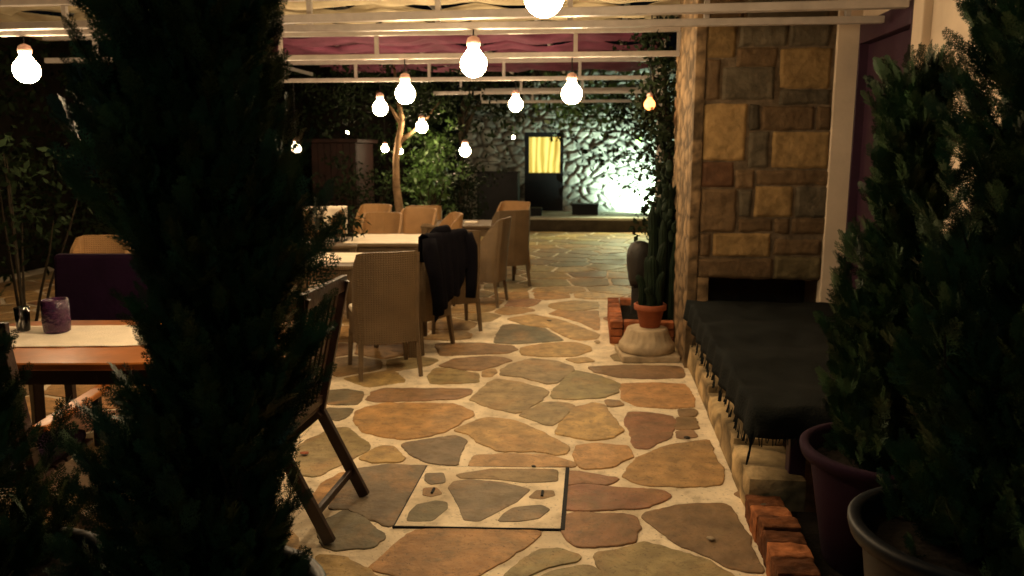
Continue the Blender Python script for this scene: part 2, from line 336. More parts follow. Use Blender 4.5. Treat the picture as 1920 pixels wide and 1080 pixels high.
def add_stone(poly, kind, seed, z=0.006, jit=0.014, grow=0.021):
    pts, c = resample(poly, 0.022, jit, seed, grow); n = len(pts)
    col = np.array(SCOL[kind]) * random.uniform(0.85, 1.15); col2 = tuple(col * np.array([random.uniform(.94, 1.06) for _ in range(3)])) + (1,)
    i0 = len(SV)
    z = z - .002 + (seed * 7 % 11) * .00025
    for s, zz in ((1.0, -0.003), (0.992, z * 0.7), (0.965, z), (0.55, z + 0.001), (0.0, z + 0.001)):
        if s == 0: SV.append((c.x, c.y, zz)); SCc.append(col2); break
        for p in pts:
            q = c + (p - c) * s; SV.append((q.x, q.y, zz)); SCc.append(col2)
    for r in range(3):
        for k in range(n): SF.append((i0 + r * n + k, i0 + r * n + (k + 1) % n, i0 + (r + 1) * n + (k + 1) % n, i0 + (r + 1) * n + k))
    a = i0 + 3 * n; cc = i0 + 4 * n
    for k in range(n): SF.append((a + k, a + (k + 1) % n, cc))
for i, (k, poly) in enumerate(traced): add_stone(poly, k, i)
# random crazy paving elsewhere, Voronoi cells that keep clear of the first stones
fix = []
for k, poly in traced + [('x', cover_q)]:
    P2 = [Vector((p[0], p[1])) for p in poly]; c = sum(P2, Vector((0, 0))) / len(P2)
    for i, p in enumerate(P2):
        n = P2[(i + 1) % len(P2)]; m_ = max(1, int((n - p).length / 0.12))
        for j in range(m_): q = p.lerp(n, j / m_); fix.append(q + (c - q).normalized() * 0.05)
    fix.append(c)
seeds = []
def far_ok(p, mn): return all((p - q).length > mn for q in seeds)
for _ in range(9000):
    p = Vector((random.uniform(-6.8, 1.3), random.uniform(0.6, 16.6)))
    if min((p - q).length for q in fix) > 0.19 and far_ok(p, 0.40):
        if p.x > 0.95 and p.y < 8: continue
        seeds.append(p)
allp = seeds + fix
for si, s in enumerate(seeds):
    cell = [s + Vector(v) for v in ((-.6, -.6), (.6, -.6), (.6, .6), (-.6, .6))]
    for q in sorted((q for q in allp if q is not s and (q - s).length < 1.3), key=lambda q: (q - s).length)[:26]:
        m_ = (s + q) / 2; d = (q - s).normalized(); lim = d.dot(m_) - (0.012 + 0.016 * random.random()); out = []
        for i, a in enumerate(cell):
            b = cell[(i + 1) % len(cell)]; da = d.dot(a) - lim; db = d.dot(b) - lim
            if da <= 0: out.append(a)
            if (da < 0 < db) or (db < 0 < da): out.append(a.lerp(b, da / (da - db)))
        cell = out
        if len(cell) < 3: break
    if len(cell) >= 3:
        add_stone(cell, random.choice('ttogbbro' if s.y < 9 else 'ttbobg'), si + 90, jit=0.012, grow=0.0)
def polymesh(name, V, F, m, cols, parent=None, **k):
    me = bpy.data.meshes.new(name); me.from_pydata(V, [], F); me.update()
    ca = me.color_attributes.new("Col", 'FLOAT_COLOR', 'POINT'); ca.data.foreach_set("color", np.asarray(cols, np.float32).ravel())
    me.materials.append(m); o = bpy.data.objects.new(name, me); C.objects.link(o)
    if parent: o.parent = parent
    return tag(o, **k)
polymesh("paving_stones", SV, SF, M_stone, SCc, kind='structure')
# the access cover: framed slab with its own small stones, dark slot round it
cc_ = sum(cover_q, Vector((0, 0, 0))) / 4
cover = empty("access_cover", (0, 0, 0), label="square cover inlaid with grey flagstones, dark metal rim, set in the path", cat="manhole cover")
bm = bmesh.new(); vt = [bm.verts.new((p.x, p.y, 0.009)) for p in cover_q]; vb = [bm.verts.new((p.x, p.y, -0.003)) for p in cover_q]
bm.faces.new(vt)
for i in range(4): bm.faces.new((vt[i], vt[(i + 1) % 4], vb[(i + 1) % 4], vb[i]))
obj("slab", bm, M_mortar, cover)
bm = bmesh.new()
for i in range(4):
    a = cover_q[i]; b = cover_q[(i + 1) % 4]; e = (b - a).normalized(); nn = Vector((e.y, -e.x, 0)); 
    if nn.dot(a - cc_) < 0: nn = -nn
    wdt = 0.020 if i in (1,) else 0.007
    beam(bm, a + nn * wdt * .5 - e * .01 + Vector((0, 0, .003)), b + nn * wdt * .5 + e * .01 + Vector((0, 0, .003)), wdt, 0.010)
obj("rim", bm, M_black, cover)
sv, sf, sc_ = SV, SF, SCc; SV, SF, SCc = [], [], []
for i, (k, s) in enumerate(COV): add_stone([c4(p) for p in parse(s)], k, i + 300, z=0.0125, jit=0.004, grow=0.009)
polymesh("inlay_stones", SV, SF, M_stone, SCc, cover)
for q in ((607, 727), (1064, 738)):
    bm = bmesh.new(); p = c4(q); beam(bm, p + Vector((-.0, -.03, .016)), p + Vector((0, .03, .016)), .012, .008); obj("lift_handle", bm, M_black, cover)

# ================================================================ RIGHT SIDE: chimney wall, house wall and door
YW = G(1300, 690).y
XL = PY(1312, 300, YW).x                      # left corner of the facing wall
XW = 1.86                                     # plane of the house wall
BL = [('t', 200, 100, 350, 265, .6), ('k', 360, 100, 585, 212, 1), ('k', 592, 95, 785, 208, .9), ('b', 350, 220, 540, 305, .8), ('t', 548, 222, 790, 405, .85), ('b', 200, 272, 275, 460, .8),
('k', 283, 308, 530, 458, 1), ('k', 548, 412, 785, 480, .8), ('t', 200, 478, 398, 738, 1.15), ('k', 405, 480, 458, 600, .6), ('b', 466, 488, 708, 600, .8), ('b', 716, 488, 788, 600, .7),
('k', 403, 607, 500, 772, 1), ('t', 510, 607, 780, 775, 1), ('r', 185, 745, 338, 862, .6), ('b', 345, 780, 432, 868, 1), ('b', 440, 783, 780, 852, .9), ('b', 180, 870, 350, 1068, .95),
('k', 358, 875, 422, 998, 1), ('t', 430, 858, 610, 1000, .95), ('k', 618, 860, 775, 1002, .9), ('b', 358, 1005, 515, 1068, .8), ('b', 521, 1007, 595, 1078, .8), ('b', 602, 1008, 775, 1078, .75)]
BL = [(k, 1240 + a / 2.454, b / 2.454, 1240 + c / 2.454, d / 2.454, m) for k, a, b, c, d, m in BL]
BL += [(k, 1240 + a / 2.8235, 400 + b / 2.8235, 1240 + c / 2.8235, 400 + d / 2.8235, m) for k, a, b, c, d, m in
       [('b', 205, 106, 265, 230, .8), ('t', 275, 105, 582, 230, .95), ('b', 598, 140, 850, 222, .85), ('b', 200, 238, 592, 345, .75), ('g', 600, 230, 850, 350, .6)]]
BL += [('b', 1321, -70, 1400, 36, .7), ('k', 1405, -60, 1560, 34, .8), ('b', 1321, -180, 1480, -75, .7), ('k', 1486, -180, 1570, -66, .8)]
def plane_xz(px, py): p = PY(px, py, YW); return p.x, p.z
chim = empty("stone_chimney", (XL, YW, 0), label="stone block pier with dark hearth opening beside the purple door", cat="chimney")
def loc_of(par, o): o.matrix_parent_inverse = Matrix.Translation(par.location).inverted(); return o
zt = plane_xz(1400, 521)[1]
bm = bmesh.new()
YB = YW + 1.25
bx(bm, ((XL + XW) / 2 + 0.003, (YW + YB) / 2 + 0.02, (zt + 3.3) / 2), (XW - XL, YB - YW, 3.3 - zt))
loc_of(chim, obj("upper_wall", bm, M_cmort, chim))
# rough corner pier (left flank), displaced grid on two faces
def rough_box(name, x0, x1, y0, y1, z0, z1, colf, m, par, step=0.035, amp=0.02, seed=0, vs=7.0):
    V, Q, K = [], [], []
    def face(o, u, v, nrm):
        nu = max(2, int(u.length / step)); nv = max(2, int(v.length / step)); b0 = len(V)
        for j in range(nv + 1):
            for i in range(nu + 1):
                p = o + u * (i / nu) + v * (j / nv); q = p * vs + Vector((seed, seed, 0)); q.z *= 1.6
                dist, pts = noise.voronoi(q); edge = dist[1] - dist[0]
                e = min(1, edge * 3.5); h = (0.6 * e + 0.4 * noise.noise(p * 9)) * amp
                b_ = min(i, nu - i, j, nv - j); 
                if b_ == 0: h = 0
                pp = p + nrm * h; V.append(tuple(pp)); c = colf(noise.cell_vector(pts[0] * 3.7)) ; dk = 0.25 + 0.75 * e
                K.append((c[0] * dk, c[1] * dk, c[2] * dk, 1))
        for j in range(nv):
            for i in range(nu):
                a = b0 + j * (nu + 1) + i; Q.append((a, a + 1, a + nu + 2, a + nu + 1))
    dx, dy, dz = Vector((x1 - x0, 0, 0)), Vector((0, y1 - y0, 0)), Vector((0, 0, z1 - z0))
    face(Vector((x0, y0, z0)), dx, dz, Vector((0, -1, 0))); face(Vector((x0, y1, z0)), -dy, dz, Vector((-1, 0, 0)))
    face(Vector((x1, y0, z0)), dy, dz, Vector((1, 0, 0))); face(Vector((x0, y0, z1)), dx, dy, Vector((0, 0, 1)))
    face(Vector((x1, y1, z0)), -dx, dz, Vector((0, 1, 0)))
    o = qmesh(name, V, Q, m, par, cols=K, smooth=True)
    return loc_of(par, o) if par else o
def warmcol(v): t = v[0]; return (0.21 + .08 * t, 0.14 + .05 * t, 0.075 + .025 * t)
rough_box("flank", XL - 0.055, XL + 0.012, YW - 0.004, YB + 0.1, 0, 3.3, warmcol, M_ashlar, chim, 0.03, 0.018, 3, 4.5)
rough_box("hearth_jamb", XL + 0.02, XL + 0.10, YW + 0.0, YB, 0, zt - .004, warmcol, M_ashlar, chim, 0.03, 0.012, 9, 5)
bm = bmesh.new(); bx(bm, ((XL + XW) / 2, YB - 0.1, zt / 2), (XW - XL, .2, zt - .01)); loc_of(chim, obj("hearth_back", bm, M_dmortar, chim))
V, Q, K = [], [], []
def block_face(x0, z0, x1, z1, col, Y, seed):
    nx = max(3, int((x1 - x0) / 0.018)); nz = max(3, int((z1 - z0) / 0.018)); b0 = len(V); cx, cz = (x0 + x1) / 2, (z0 + z1) / 2
    for j in range(nz + 1):
        for i in range(nx + 1):
            u = i / nx * 2 - 1; v = j / nz * 2 - 1
            hx, hz = (x1 - x0) / 2, (z1 - z0) / 2; r = min(hx, hz) * 0.12
            x, z = u * hx, v * hz
            dx, dz = max(0, abs(x) - (hx - r)), max(0, abs(z) - (hz - r)); d = math.hypot(dx, dz)
            if d > r: x = math.copysign(hx - r + dx / d * r, x); z = math.copysign(hz - r + dz / d * r, z)
            w_ = 0.010 * noise.noise(Vector((x * 9 + seed * 7, z * 9, seed)))
            p = Vector((cx + x + w_, 0, cz + z + w_))
            e = min(hx - abs(x), hz - abs(z)); bulge = min(1, max(0, e) / 0.018) ** 0.5
            edge = (i in (0, nx) or j in (0, nz))
            y = Y - (0.0 if edge else 0.016 * bulge + 0.008 * noise.noise(Vector((p.x * 9, seed, p.z * 9))) + 0.005 * noise.noise(Vector((p.x * 28, seed, p.z * 28))))
            if edge: y = Y + 0.02
            V.append((p.x, y, p.z)); K.append((*col, 1))
    for j in range(nz):
        for i in range(nx):
            a = b0 + j * (nx + 1) + i; Q.append((a, a + 1, a + nx + 2, a + nx + 1))
for i, (k, a, b, c, d, m_) in enumerate(BL):
    x0, z1 = plane_xz(a, b); x1, _ = plane_xz(c, b); _, z0 = plane_xz((a + c) / 2, d); x0b, _ = plane_xz(a, d)
    xa = (x0 + x0b) / 2 - .009; x1 += .009; z0 -= .009; z1 += .009; x1 = min(x1, XW - .01); col = tuple(np.array(SCOL[k]) * m_ * .56)
    if a < 1325: xa = XL + 0.014
    block_face(xa, z0, x1, z1, col, YW + 0.018, i)
loc_of(chim, qmesh("block_facing", V, Q, M_ashlar, chim, cols=K, smooth=True))
# house wall running towards the camera, with the purple door
house = empty("house_wall", (XW, 4, 0), label="cream plastered house wall with tall purple door, behind the right conifers", cat="house")
yd1 = PX(1590, 300, XW).y; yd0 = PX(1705, 300, XW).y; zd = PX(1600, 52, XW).z
bm = bmesh.new()
for y0, y1, z0, z1 in ((yd1 + .0, YB, 0, 3.3), (yd0, yd1, zd, 3.3), (1.0, yd0, 0, 3.3)):
    bx(bm, (XW + .10, (y0 + y1) / 2, (z0 + z1) / 2), (.2, y1 - y0 - .001, z1 - z0))
loc_of(house, obj("wall", bm, M_plast, house))
bm = bmesh.new()
xpp = PY(1556, 200, yd1).x; bx(bm, ((xpp + XW) / 2, (yd1 + YW - .01) / 2, 1.65), (XW - xpp + .02, YW - .01 - yd1, 3.3), bev=.008); bx(bm, (XW - .02, yd0 - .08, 1.65), (.06, .15, 3.3), bev=.008)
loc_of(house, obj("door_surround", bm, M_plast, house))
dr = bpy.data.objects.new("door", None); dr.location = (XW + .03, (yd0 + yd1) / 2, 0); C.objects.link(dr); dr.parent = house; dr.matrix_parent_inverse = Matrix.Translation(house.location).inverted()
wd = yd1 - yd0
bm = bmesh.new()
for s in (-1, 1): bx(bm, (0, s * (wd / 2 - .06), zd / 2), (.09, .12, zd), bev=.006)
bx(bm, (0, 0, zd - .07), (.09, wd - .24, .14), bev=.006); obj("door_frame", bm, M_pdoor, dr)
bm = bmesh.new(); bx(bm, (.04, 0, (zd - .14) / 2), (.04, wd - .24, zd - .15))
for z0, z1 in ((.15, .95), (1.1, zd - .3)): bx(bm, (.018, 0, (z0 + z1) / 2), (.012, wd - .44, z1 - z0), bev=.005)
obj("door_leaf", bm, M_pdoor, dr)
bm = bmesh.new(); tube(bm, [(.02, wd * .3, 1.05), (-.04, wd * .3, 1.05), (-.04, wd * .3 - .1, 1.05)], .009, 8); obj("handle", bm, M_steel, dr, True)
# stone ledge, low table with rug
led = empty("stone_ledge", (0.8, 4.6, 0), label="low kerb of rough stone blocks along the right edge of the path", cat="kerb")
xk = G(1290, 700).x
ys = [3.52, 3.98, 4.42, 4.95, 5.45, YW - .02]
for i in range(5):
    def cf(v, i=i): a = (.8 + .5 * v[0]); return (.46 * a, .33 * a, .17 * a)
    rough_box("kerb_block", xk + .005 * i, xk + .25, ys[i] + .012, ys[i + 1] - .012, 0, .17 + .03 * math.sin(i * 2.2), cf, M_ashlar, led, 0.03, 0.022, i * 5 + 1, 3.2)
tb = empty("low_table", (1.2, 4.65, 0), label="low purple legged table beneath the dark fringed rug", cat="table")
bm = bmesh.new(); bx(bm, (.10, 0, .50), (.80, 2.15, .05), bev=.01); obj("table_top", bm, M_pdoor, tb)
for sx in (-1, 1):
    for sy in (-1, 1):
        bm = bmesh.new(); bx(bm, (.10 + sx * .34, sy * 1.02, .24), (.075, .075, .47), bev=.006); obj("leg", bm, M_pdoor, tb)
rx0, rx1, ry0, ry1, rz_ = xk - 0.02, 1.78, 3.42, YW - .08, .545
V, Q = [], []; nx, ny = 46, 80; drop = .13
for j in range(ny + 1):
    for i in range(nx + 1):
        s = -drop + (rx1 - rx0 + drop) * i / nx; t = -drop + (ry1 - ry0 + drop) * j / ny
        z = rz_; x = rx0 + max(s, 0); y = ry0 + max(t, 0); n_ = noise.noise(Vector((s * 3, t * 3, 2)))
        wv = .012 * noise.noise(Vector((s * 7, t * 5, 4))) + .010 * math.sin(t * 9)
        if s < 0: z -= -s; x -= .02 * (-s / drop) + .01 * math.sin(t * 26)
        if t < 0: z -= -t; y -= .02 + .012 * math.sin(s * 24)
        V.append((x, y, z + (wv if s > 0 and t > 0 else 0) + .01 * n_)); 
for j in range(ny):
    for i in range(nx): a = j * (nx + 1) + i; Q.append((a, a + 1, a + nx + 2, a + nx + 1))
rug = empty("fringed_rug", (0, 0, 0), label="dark teal fringed rug draped over the low table in front of the hearth", cat="rug")
o = qmesh("rug_cloth", V, Q, M_rug, rug, smooth=True)
md = o.modifiers.new("s", 'SOLIDIFY'); md.thickness = .008
V, Q = [], []
for k in range(110):
    y = ry0 + (ry1 - ry0) * k / 150; x = rx0 - .02 + .01 * math.sin((y - ry0) * 26); z0 = rz_ - drop + .01; l = random.uniform(.04, .075); dy = random.uniform(-.012, .012)
    b0 = len(V); V += [(x, y, z0), (x, y + .006, z0), (x - random.uniform(0, .02), y + dy + .004, z0 - l), (x - .005, y + dy, z0 - l)]; Q.append((b0, b0 + 1, b0 + 2, b0 + 3))
qmesh("fringe", V, Q, M_rug, rug); V, Q = [], []
for k in range(70):
    x = rx0 + (rx1 - rx0) * k / 70; y = ry0 - .03; z0 = rz_ - drop + .01; l = random.uniform(.02, .045); dx = random.uniform(-.012, .012)
    b0 = len(V); V += [(x, y, z0), (x + .006, y, z0), (x + dx + .004, y - .01, z0 - l), (x + dx, y - .01, z0 - l)]; Q.append((b0, b0 + 1, b0 + 2, b0 + 3))
qmesh("fringe", V, Q, M_rug, rug)
# brick edging in the foreground right
be = empty("brick_edging", (0.75, 2.9, 0), label="row of orange red bricks edging the path by the purple pot", cat="edging")
y = 3.50; i = 0
V, F, K = [], [], []
while y > 2.1:
    l = random.uniform(.115, .135); hh = .125 + random.uniform(-.012, .012); x0 = .715 + random.uniform(-.012, .012) + (3.5 - y) * -.015; x1 = x0 + .155
    bm = bmesh.new(); bx(bm, ((x0 + x1) / 2, y - l / 2, hh / 2), (x1 - x0, l - .008, hh), Matrix.Rotation(random.uniform(-.03, .03), 3, 'Z'), .007)
    bmesh.ops.subdivide_edges(bm, edges=bm.edges[:], cuts=4, use_grid_fill=True)
    b0 = len(V); bm.verts.index_update(); col = np.array((.36, .13, .05)) * random.choice([.25, .4, .5, .9])
    for v in bm.verts: q = v.co + v.normal * (.007 * noise.noise(v.co * 22) + .004 * noise.noise(v.co * 60)); V.append(tuple(q)); K.append((*col, 1))
    for f in bm.faces: F.append(tuple(b0 + v.index for v in f.verts))
    bm.free(); y -= l; i += 1
loc_of(be, polymesh("brick_course", V, F, M_brick, K, be))
bm = bmesh.new(); bx(bm, (.80, 2.8, .055), (.12, 1.38, .11)); loc_of(be, obj("mortar_bed", bm, M_dmortar, be))
bm = bmesh.new(); bx(bm, (1.37, 2.3, .03), (.98, 2.3, .06)); obj("planting_bed", bm, M_soil, kind='structure')
# ================================================================ POTS AND CONIFERS
def pot(name, loc, r, h, m, label, lip=.02, soil=True):
    root = empty(name, loc, 0, label=label, cat="plant pot")
    bm = bmesh.new(); lathe(bm, [(r * .66, 0), (r * .70, .01), (r * .93, h - .06), (r * .94, h - .05), (r + lip * .6, h - .045), (r + lip, h - .02), (r + lip, h - .006), (r + lip * .6, h), (r - .012, h), (r - .02, h - .02), (r * .88, h - .08)], seg=48)
    obj("pot_body", bm, m, root, True)
    bm = bmesh.new(); lathe(bm, [(0.0, h - .055), (r * .5, h - .05), (r * .9, h - .06)], seg=24); obj("potting_soil", bm, M_soil, root)
    return root
pB = W(1815, 2.02, .6); pP = W(1660, 2.9, .5)
pot("blue_glazed_pot", (pB.x, pB.y, .06), .285, .58, M_bpot, "glossy dark blue pot with rolled rim at the bottom right")
pot("purple_pot", (pP.x, pP.y, .06), .29, .47, M_ppot, "matt purple pot behind the dark blue pot, beside the brick edging")
pL = W(385, 1.86, .5); pE = W(-10, 1.95, .5)
pot("black_pot", (pL.x, pL.y, 0), .285, .535, M_kpot, "black pot under the tall dark conifer left of the path, rim low in the photo")
pot("black_pot", (pE.x, pE.y, 0), .27, .54, M_kpot, "black pot at the bottom left corner of the photo")
conifer("potted_conifer", (pB.x + .07, pB.y, .06), .44, 2.6, .285, "nearest conifer at the right edge, growing from the dark blue pot", 700, 11, "conifer", prof=lambda t: np.interp(t, [0, .1, .35, .55, 1], [.8, 1, 1, .84, .74]), lean=lambda t: .05 * t, group="potted conifers")
def profP(t): return (1.0 - .3 * t if t < .45 else 0.86 - 0.95 * (t - .45) / .55) * (0.7 + 0.3 * min(1, t / .15))
conifer("potted_conifer", (pP.x, pP.y, .06), .38, 1.86, .30, "conifer in the purple pot, its lit top against the purple door", 420, 12, "conifer", prof=profP, lean=lambda t: .03 - .02 * t, group="potted conifers")
def profL(t): return np.interp(t, [0, .2, .30, .40, .48, .75, 1], [1.15, 1.2, .88, .84, 1.08, 1.2, 1.15])
conifer("potted_conifer", (pL.x + .07, pL.y + .05, 0), .46, 2.75, .225, "tall dark conifer left of the path hiding the wooden table's end", 820, 13, "conifer", prof=profL, lean=lambda t: np.interp(t, [0, .2, .30, .40, .5, 1], [-.10, -.095, .01, .03, -.05, -.08]), group="potted conifers")
conifer("potted_conifer", (pE.x - .16, pE.y, 0), .48, 2.7, .26, "dark conifer cut off by the left edge of the photo", 480, 14, "conifer", prof=lambda t: (1.2 if t < .17 else max(.55, 1.2 - (t - .17) * 4) if t < .6 else .55 + .9 * (t - .6)), group="potted conifers")

# ================================================================ PERGOLA
perg = empty("pergola", (0, 5.4, 0), label="white painted steel pergola with twin bar trusses over the terrace", cat="pergola")
ZL, ZT = 2.45, 2.65
def truss_y(D): return D
TR = [(1.35, -5.6, 1.78), (3.42, -5.6, 1.78), (5.43, -5.8, 1.80), (7.12, -5.0, .72), (9.42, -4.6, .72), (11.7, -2.3, .9), (13.9, -1.9, .9)]
def child_empty(name, par): e = bpy.data.objects.new(name, None); C.objects.link(e); e.parent = par; e.matrix_parent_inverse = Matrix.Translation(par.location).inverted(); return e
for Y, x0, x1 in TR:
    tr = child_empty("truss", perg)
    bm = bmesh.new(); beam(bm, (x0, Y, ZL), (x1, Y, ZL), .05, .045); obj("lower_chord", bm, M_steel, tr)
    bm = bmesh.new(); beam(bm, (x0, Y, ZT), (x1, Y, ZT), .05, .045); obj("upper_chord", bm, M_steel, tr)
    x = -1.03 - .87 * 6
    while x < x1:
        if x > x0: bm = bmesh.new(); beam(bm, (x, Y, ZL + .0235), (x, Y, ZT - .0235), .035, .035); obj("upright", bm, M_steel, tr)
        x += .87
bm = bmesh.new(); beam(bm, (-4.6, 5.375, ZL + .03), (1.80, 5.04, ZL + .03), .07, .05); loc_of(perg, obj("cross_beam", bm, M_steel, perg))
for x in [-4.9 + .87 * k for k in range(8)]:
    bm = bmesh.new(); beam(bm, (x - .12, .9, 2.93), (x + .05, 13.9, 2.93), .045, .05); loc_of(perg, obj("rafter", bm, M_steel, perg))
for x in (-5.9,):
    for Y in (1.35,): bm = bmesh.new(); beam(bm, (x, Y, 0.0), (x, Y, 2.92), .07, .07); loc_of(perg, obj("post", bm, M_steel, perg))
for Y in (9.42,): bm = bmesh.new(); beam(bm, (.76, Y, 0.0), (.76, Y, 2.92), .07, .07); loc_of(perg, obj("post", bm, M_steel, perg))
def canopy(name, x0, x1, y0, y1, m, label, seed, pitch=.80, gap=.2):
    V, Q = [], []; n = int(round((y1 - y0) / pitch)); nx = int((x1 - x0) / .06)
    for s in range(n):
        yc = y0 + (s + .5) * pitch; b0 = len(V); ph = random.random() * 6
        for i in range(nx + 1):
            x = x0 + (x1 - x0) * i / nx; u = ((x + 4.9 + 50 * .87) % .87) / .87; open_ = abs(math.cos(math.pi * u)) ** 2.2
            g = gap * open_ * max(0, .65 + .8 * noise.noise(Vector((x * .55, s * 1.7, seed))))
            sag = -.05 * abs(math.cos(math.pi * u)) + .02
            for j in range(7):
                v = j / 6 * 2 - 1; half = pitch * .515 - g
                y = yc + v * half + .03 * noise.noise(Vector((x * 1.3, s, seed + 3)))
                z = 2.86 + sag + .035 * (v * v) - .025 + .03 * noise.noise(Vector((x * 2.2, y * 3.5, seed))) + .018 * math.sin(v * 6 + ph + x) - .01 * v
                V.append((x, y, z))
        for i in range(nx):
            for j in range(6): a = b0 + i * 7 + j; Q.append((a, a + 1, a + 8, a + 7))
    o = qmesh(name, V, Q, m, smooth=True, label=label, cat="shade cloth")
    md = o.modifiers.new("t", 'SOLIDIFY'); md.thickness = .004
canopy("shade_cloth", -6.0, 1.76, 1.4, 8.6, M_canvas, "beige shade cloth strips laid over the near pergola bays", 1, .80, .34)
canopy("shade_cloth", -3.9, .82, 8.62, 12.95, M_purple, "purple shade cloth strips over the far pergola bays", 5, .80, .34)

# ================================================================ HANGING BULBS
def make_bulb(loc, R, label, ztop, socket=True):
    root = empty("hanging_bulb", loc, 0, label=label, cat="light bulb", group="bulbs hanging from the pergola")
    prof = [(0.0, -R)] + [(R * math.sin(a), -R * math.cos(a)) for a in [math.pi * k / 12 for k in range(1, 9)]] + [(R * .62, R * .80), (R * .42, R * 1.12), (R * .34, R * 1.35)]
    bm = bmesh.new(); lathe(bm, prof, seg=16); obj("globe", bm, M_bulb, root, True)
    bm = bmesh.new(); lathe(bm, [(R * .36, R * 1.26), (R * .50, R * 1.32), (R * .54, R * 1.60), (R * .44, R * 1.88), (R * .12, R * 2.05)], seg=16); obj("socket", bm, M_socket, root, True)
    bm = bmesh.new(); tube(bm, [(0, 0, R * 1.98), (0, 0, ztop - loc[2])], .005, 6); obj("cord", bm, M_black, root)
    return root
ZC = ZL - .023
def bulb(px, py, Y, label, R=.088, ztop=None):
    p = PY(px, py, Y); make_bulb(p, R, label, ZC if ztop is None else ztop)
bulb(1020, -6, 3.42, "largest bulb, cut off by the top edge of the photo", .082)
bulb(888, 120, 5.43, "big bulb hanging left of the path's middle, below the near truss")
bulb(50, 132, 5.43, "bulb hanging at the far left edge beside the conifer")
bulb(760, 176, 7.12, "bulb hanging right of the small reddish one, above the jacket chair")
bulb(1072, 176, 7.12, "bulb hanging over the path, nearest to the leafy climber")
bulb(967, 196, 9.42, "slim bulb hanging to the right above the lit yellow door", .082)
bulb(713, 203, 9.42, "pinkish bulb, leftmost of the row clear of the conifer")
bulb(791, 238, 11.7, "small bulb hanging in front of the thin tree's branch", .085)
bulb(872, 283, 13.9, "lowest small bulb hanging on a long cord before the dark hedge", .095)
bulb(555, 278, 9.42, "small bulb half hidden behind the tall left conifer's edge", .06)
bulb(722, 279, 11.7, "small bulb glowing just left of the thin tree trunk", .05)
bulb(750, 284, 13.9, "tiny bulb glowing just right of the thin tree trunk", .05)
bulb(1218, 196, 7.3, "orange bulb tangled in the leafy climber", .05, 2.84)
for o in C.objects:
    if o.parent and o.parent.get("label", "").startswith("orange bulb") and o.name.startswith("globe"): o.data.materials[0] = mat("orange_bulb_glow", (.9, .5, .2), .4, emit=(1, .30, .08), estr=4)
bulb(452, 182, 7.12, "bulb glinting through the tall left conifer", .07)
make_bulb(tuple(W(420, 3.5, 2.02)), .10, "added bulb hidden above the varnished wooden table", ZC)  # bulb added behind the conifer crown to light the wooden table

for i, (px, py, D, l) in enumerate([(652, 248, 15, "tiny white lamp far behind the red boards"), (963, 258, 15.5, "tiny white lamp far left of the yellow door")]):
    p = WP(px, py, D); bm = bmesh.new(); lathe(bm, [(0, -.028), (.022, -.015), (.028, 0), (.022, .02), (.010, .035), (0, .04)], p, 10); tag(obj("garden_lamp", bm, M_bulb, None, True), l, "lamp")

# ================================================================ WICKER CHAIRS
def wicker_chair(m, label):
    root = empty("wicker_chair", (0, 0, 0), label=label, cat="chair", group="wicker chairs round the terrace tables")
    V, Q = [], []       # back wraps forward at both sides: curved panel with thickness
    prof = []
    w2, d = .232, .255
    path = [(-w2, -.02), (-w2 - .005, -.12), (-w2 + .005, -.20), (-w2 + .04, -.245), (-w2 + .12, -.262), (0, -.275), (w2 - .12, -.262), (w2 - .04, -.245), (w2 - .005, -.20), (w2 + .005, -.12), (w2, -.02)]
    bm = bmesh.new(); nz = 8; th = .028; R_ = []
    for k, (x, y) in enumerate(path):
        a = Vector(path[max(k - 1, 0)]); b = Vector(path[min(k + 1, len(path) - 1)]); t = (b - a).normalized(); n = Vector((-t.y, t.x))
        edge = min(k, len(path) - 1 - k); ztop = {0: .68, 1: .84, 2: .925, 3: .938}.get(edge, .94)
        col = []
        for s in (0, 1):
            for j in range(nz + 1):
                z = .27 + (ztop - .27) * j / nz; lean = -.05 * max(0, (z - .42) / .5)
                col.append(bm.verts.new((x + n.x * th * s, y + n.y * th * s + lean, z)))
        R_.append(col)
    for c0, c1 in zip(R_, R_[1:]):
        for j in range(nz):
            bm.faces.new((c0[j], c1[j], c1[j + 1], c0[j + 1])); o_ = nz + 1
            bm.faces.new((c0[o_ + j], c0[o_ + j + 1], c1[o_ + j + 1], c1[o_ + j]))
        bm.faces.new((c0[nz], c1[nz], c1[2 * nz + 1], c0[2 * nz + 1])); bm.faces.new((c0[0], c0[nz + 1], c1[nz + 1], c1[0]))
    for c in (R_[0], R_[-1]):
        for j in range(nz): bm.faces.new((c[j], c[j + 1], c[nz + 2 + j], c[nz + 1 + j]))
    obj("backrest", bm, m, root)
    bm = bmesh.new(); bx(bm, (0, .0, .36), (.44, .46, .17), bev=.02); obj("seat", bm, m, root)
    bm = bmesh.new(); bx(bm, (0, .015, .469), (.44, .43, .045), bev=.018); obj("seat_cushion", bm, M_cloth, root)
    for sx in (-1, 1):
        for sy in (-1, 1):
            bm = bmesh.new(); tube(bm, [(sx * .205, sy * .205, .30), (sx * .222, sy * .24, 0)], [.026, .019], 4, sq=True); obj("leg", bm, m, root)
    return root
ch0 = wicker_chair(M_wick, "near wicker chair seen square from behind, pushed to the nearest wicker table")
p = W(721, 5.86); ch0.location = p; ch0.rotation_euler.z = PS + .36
def chair(px, D, rz, label, like=ch0):
    return copy_thing(like, W(px, D), PS + rz, label)
jc = chair(778, 6.62, 1.05, "wicker chair under the black jacket, right of the near wicker table")
chair(845, 7.35, .33, "wicker chair standing just behind the black jacket, seen from behind")
chair(902, 8.55, 1.35, "wicker chair with a pale cushion showing, right of the cream covered table")
chair(947, 9.75, .42, "tall looking wicker chair at the right end beside the open path")
ch1 = wicker_chair(M_wickl, "yellowish wicker chair behind the cream covered table, facing the viewer")
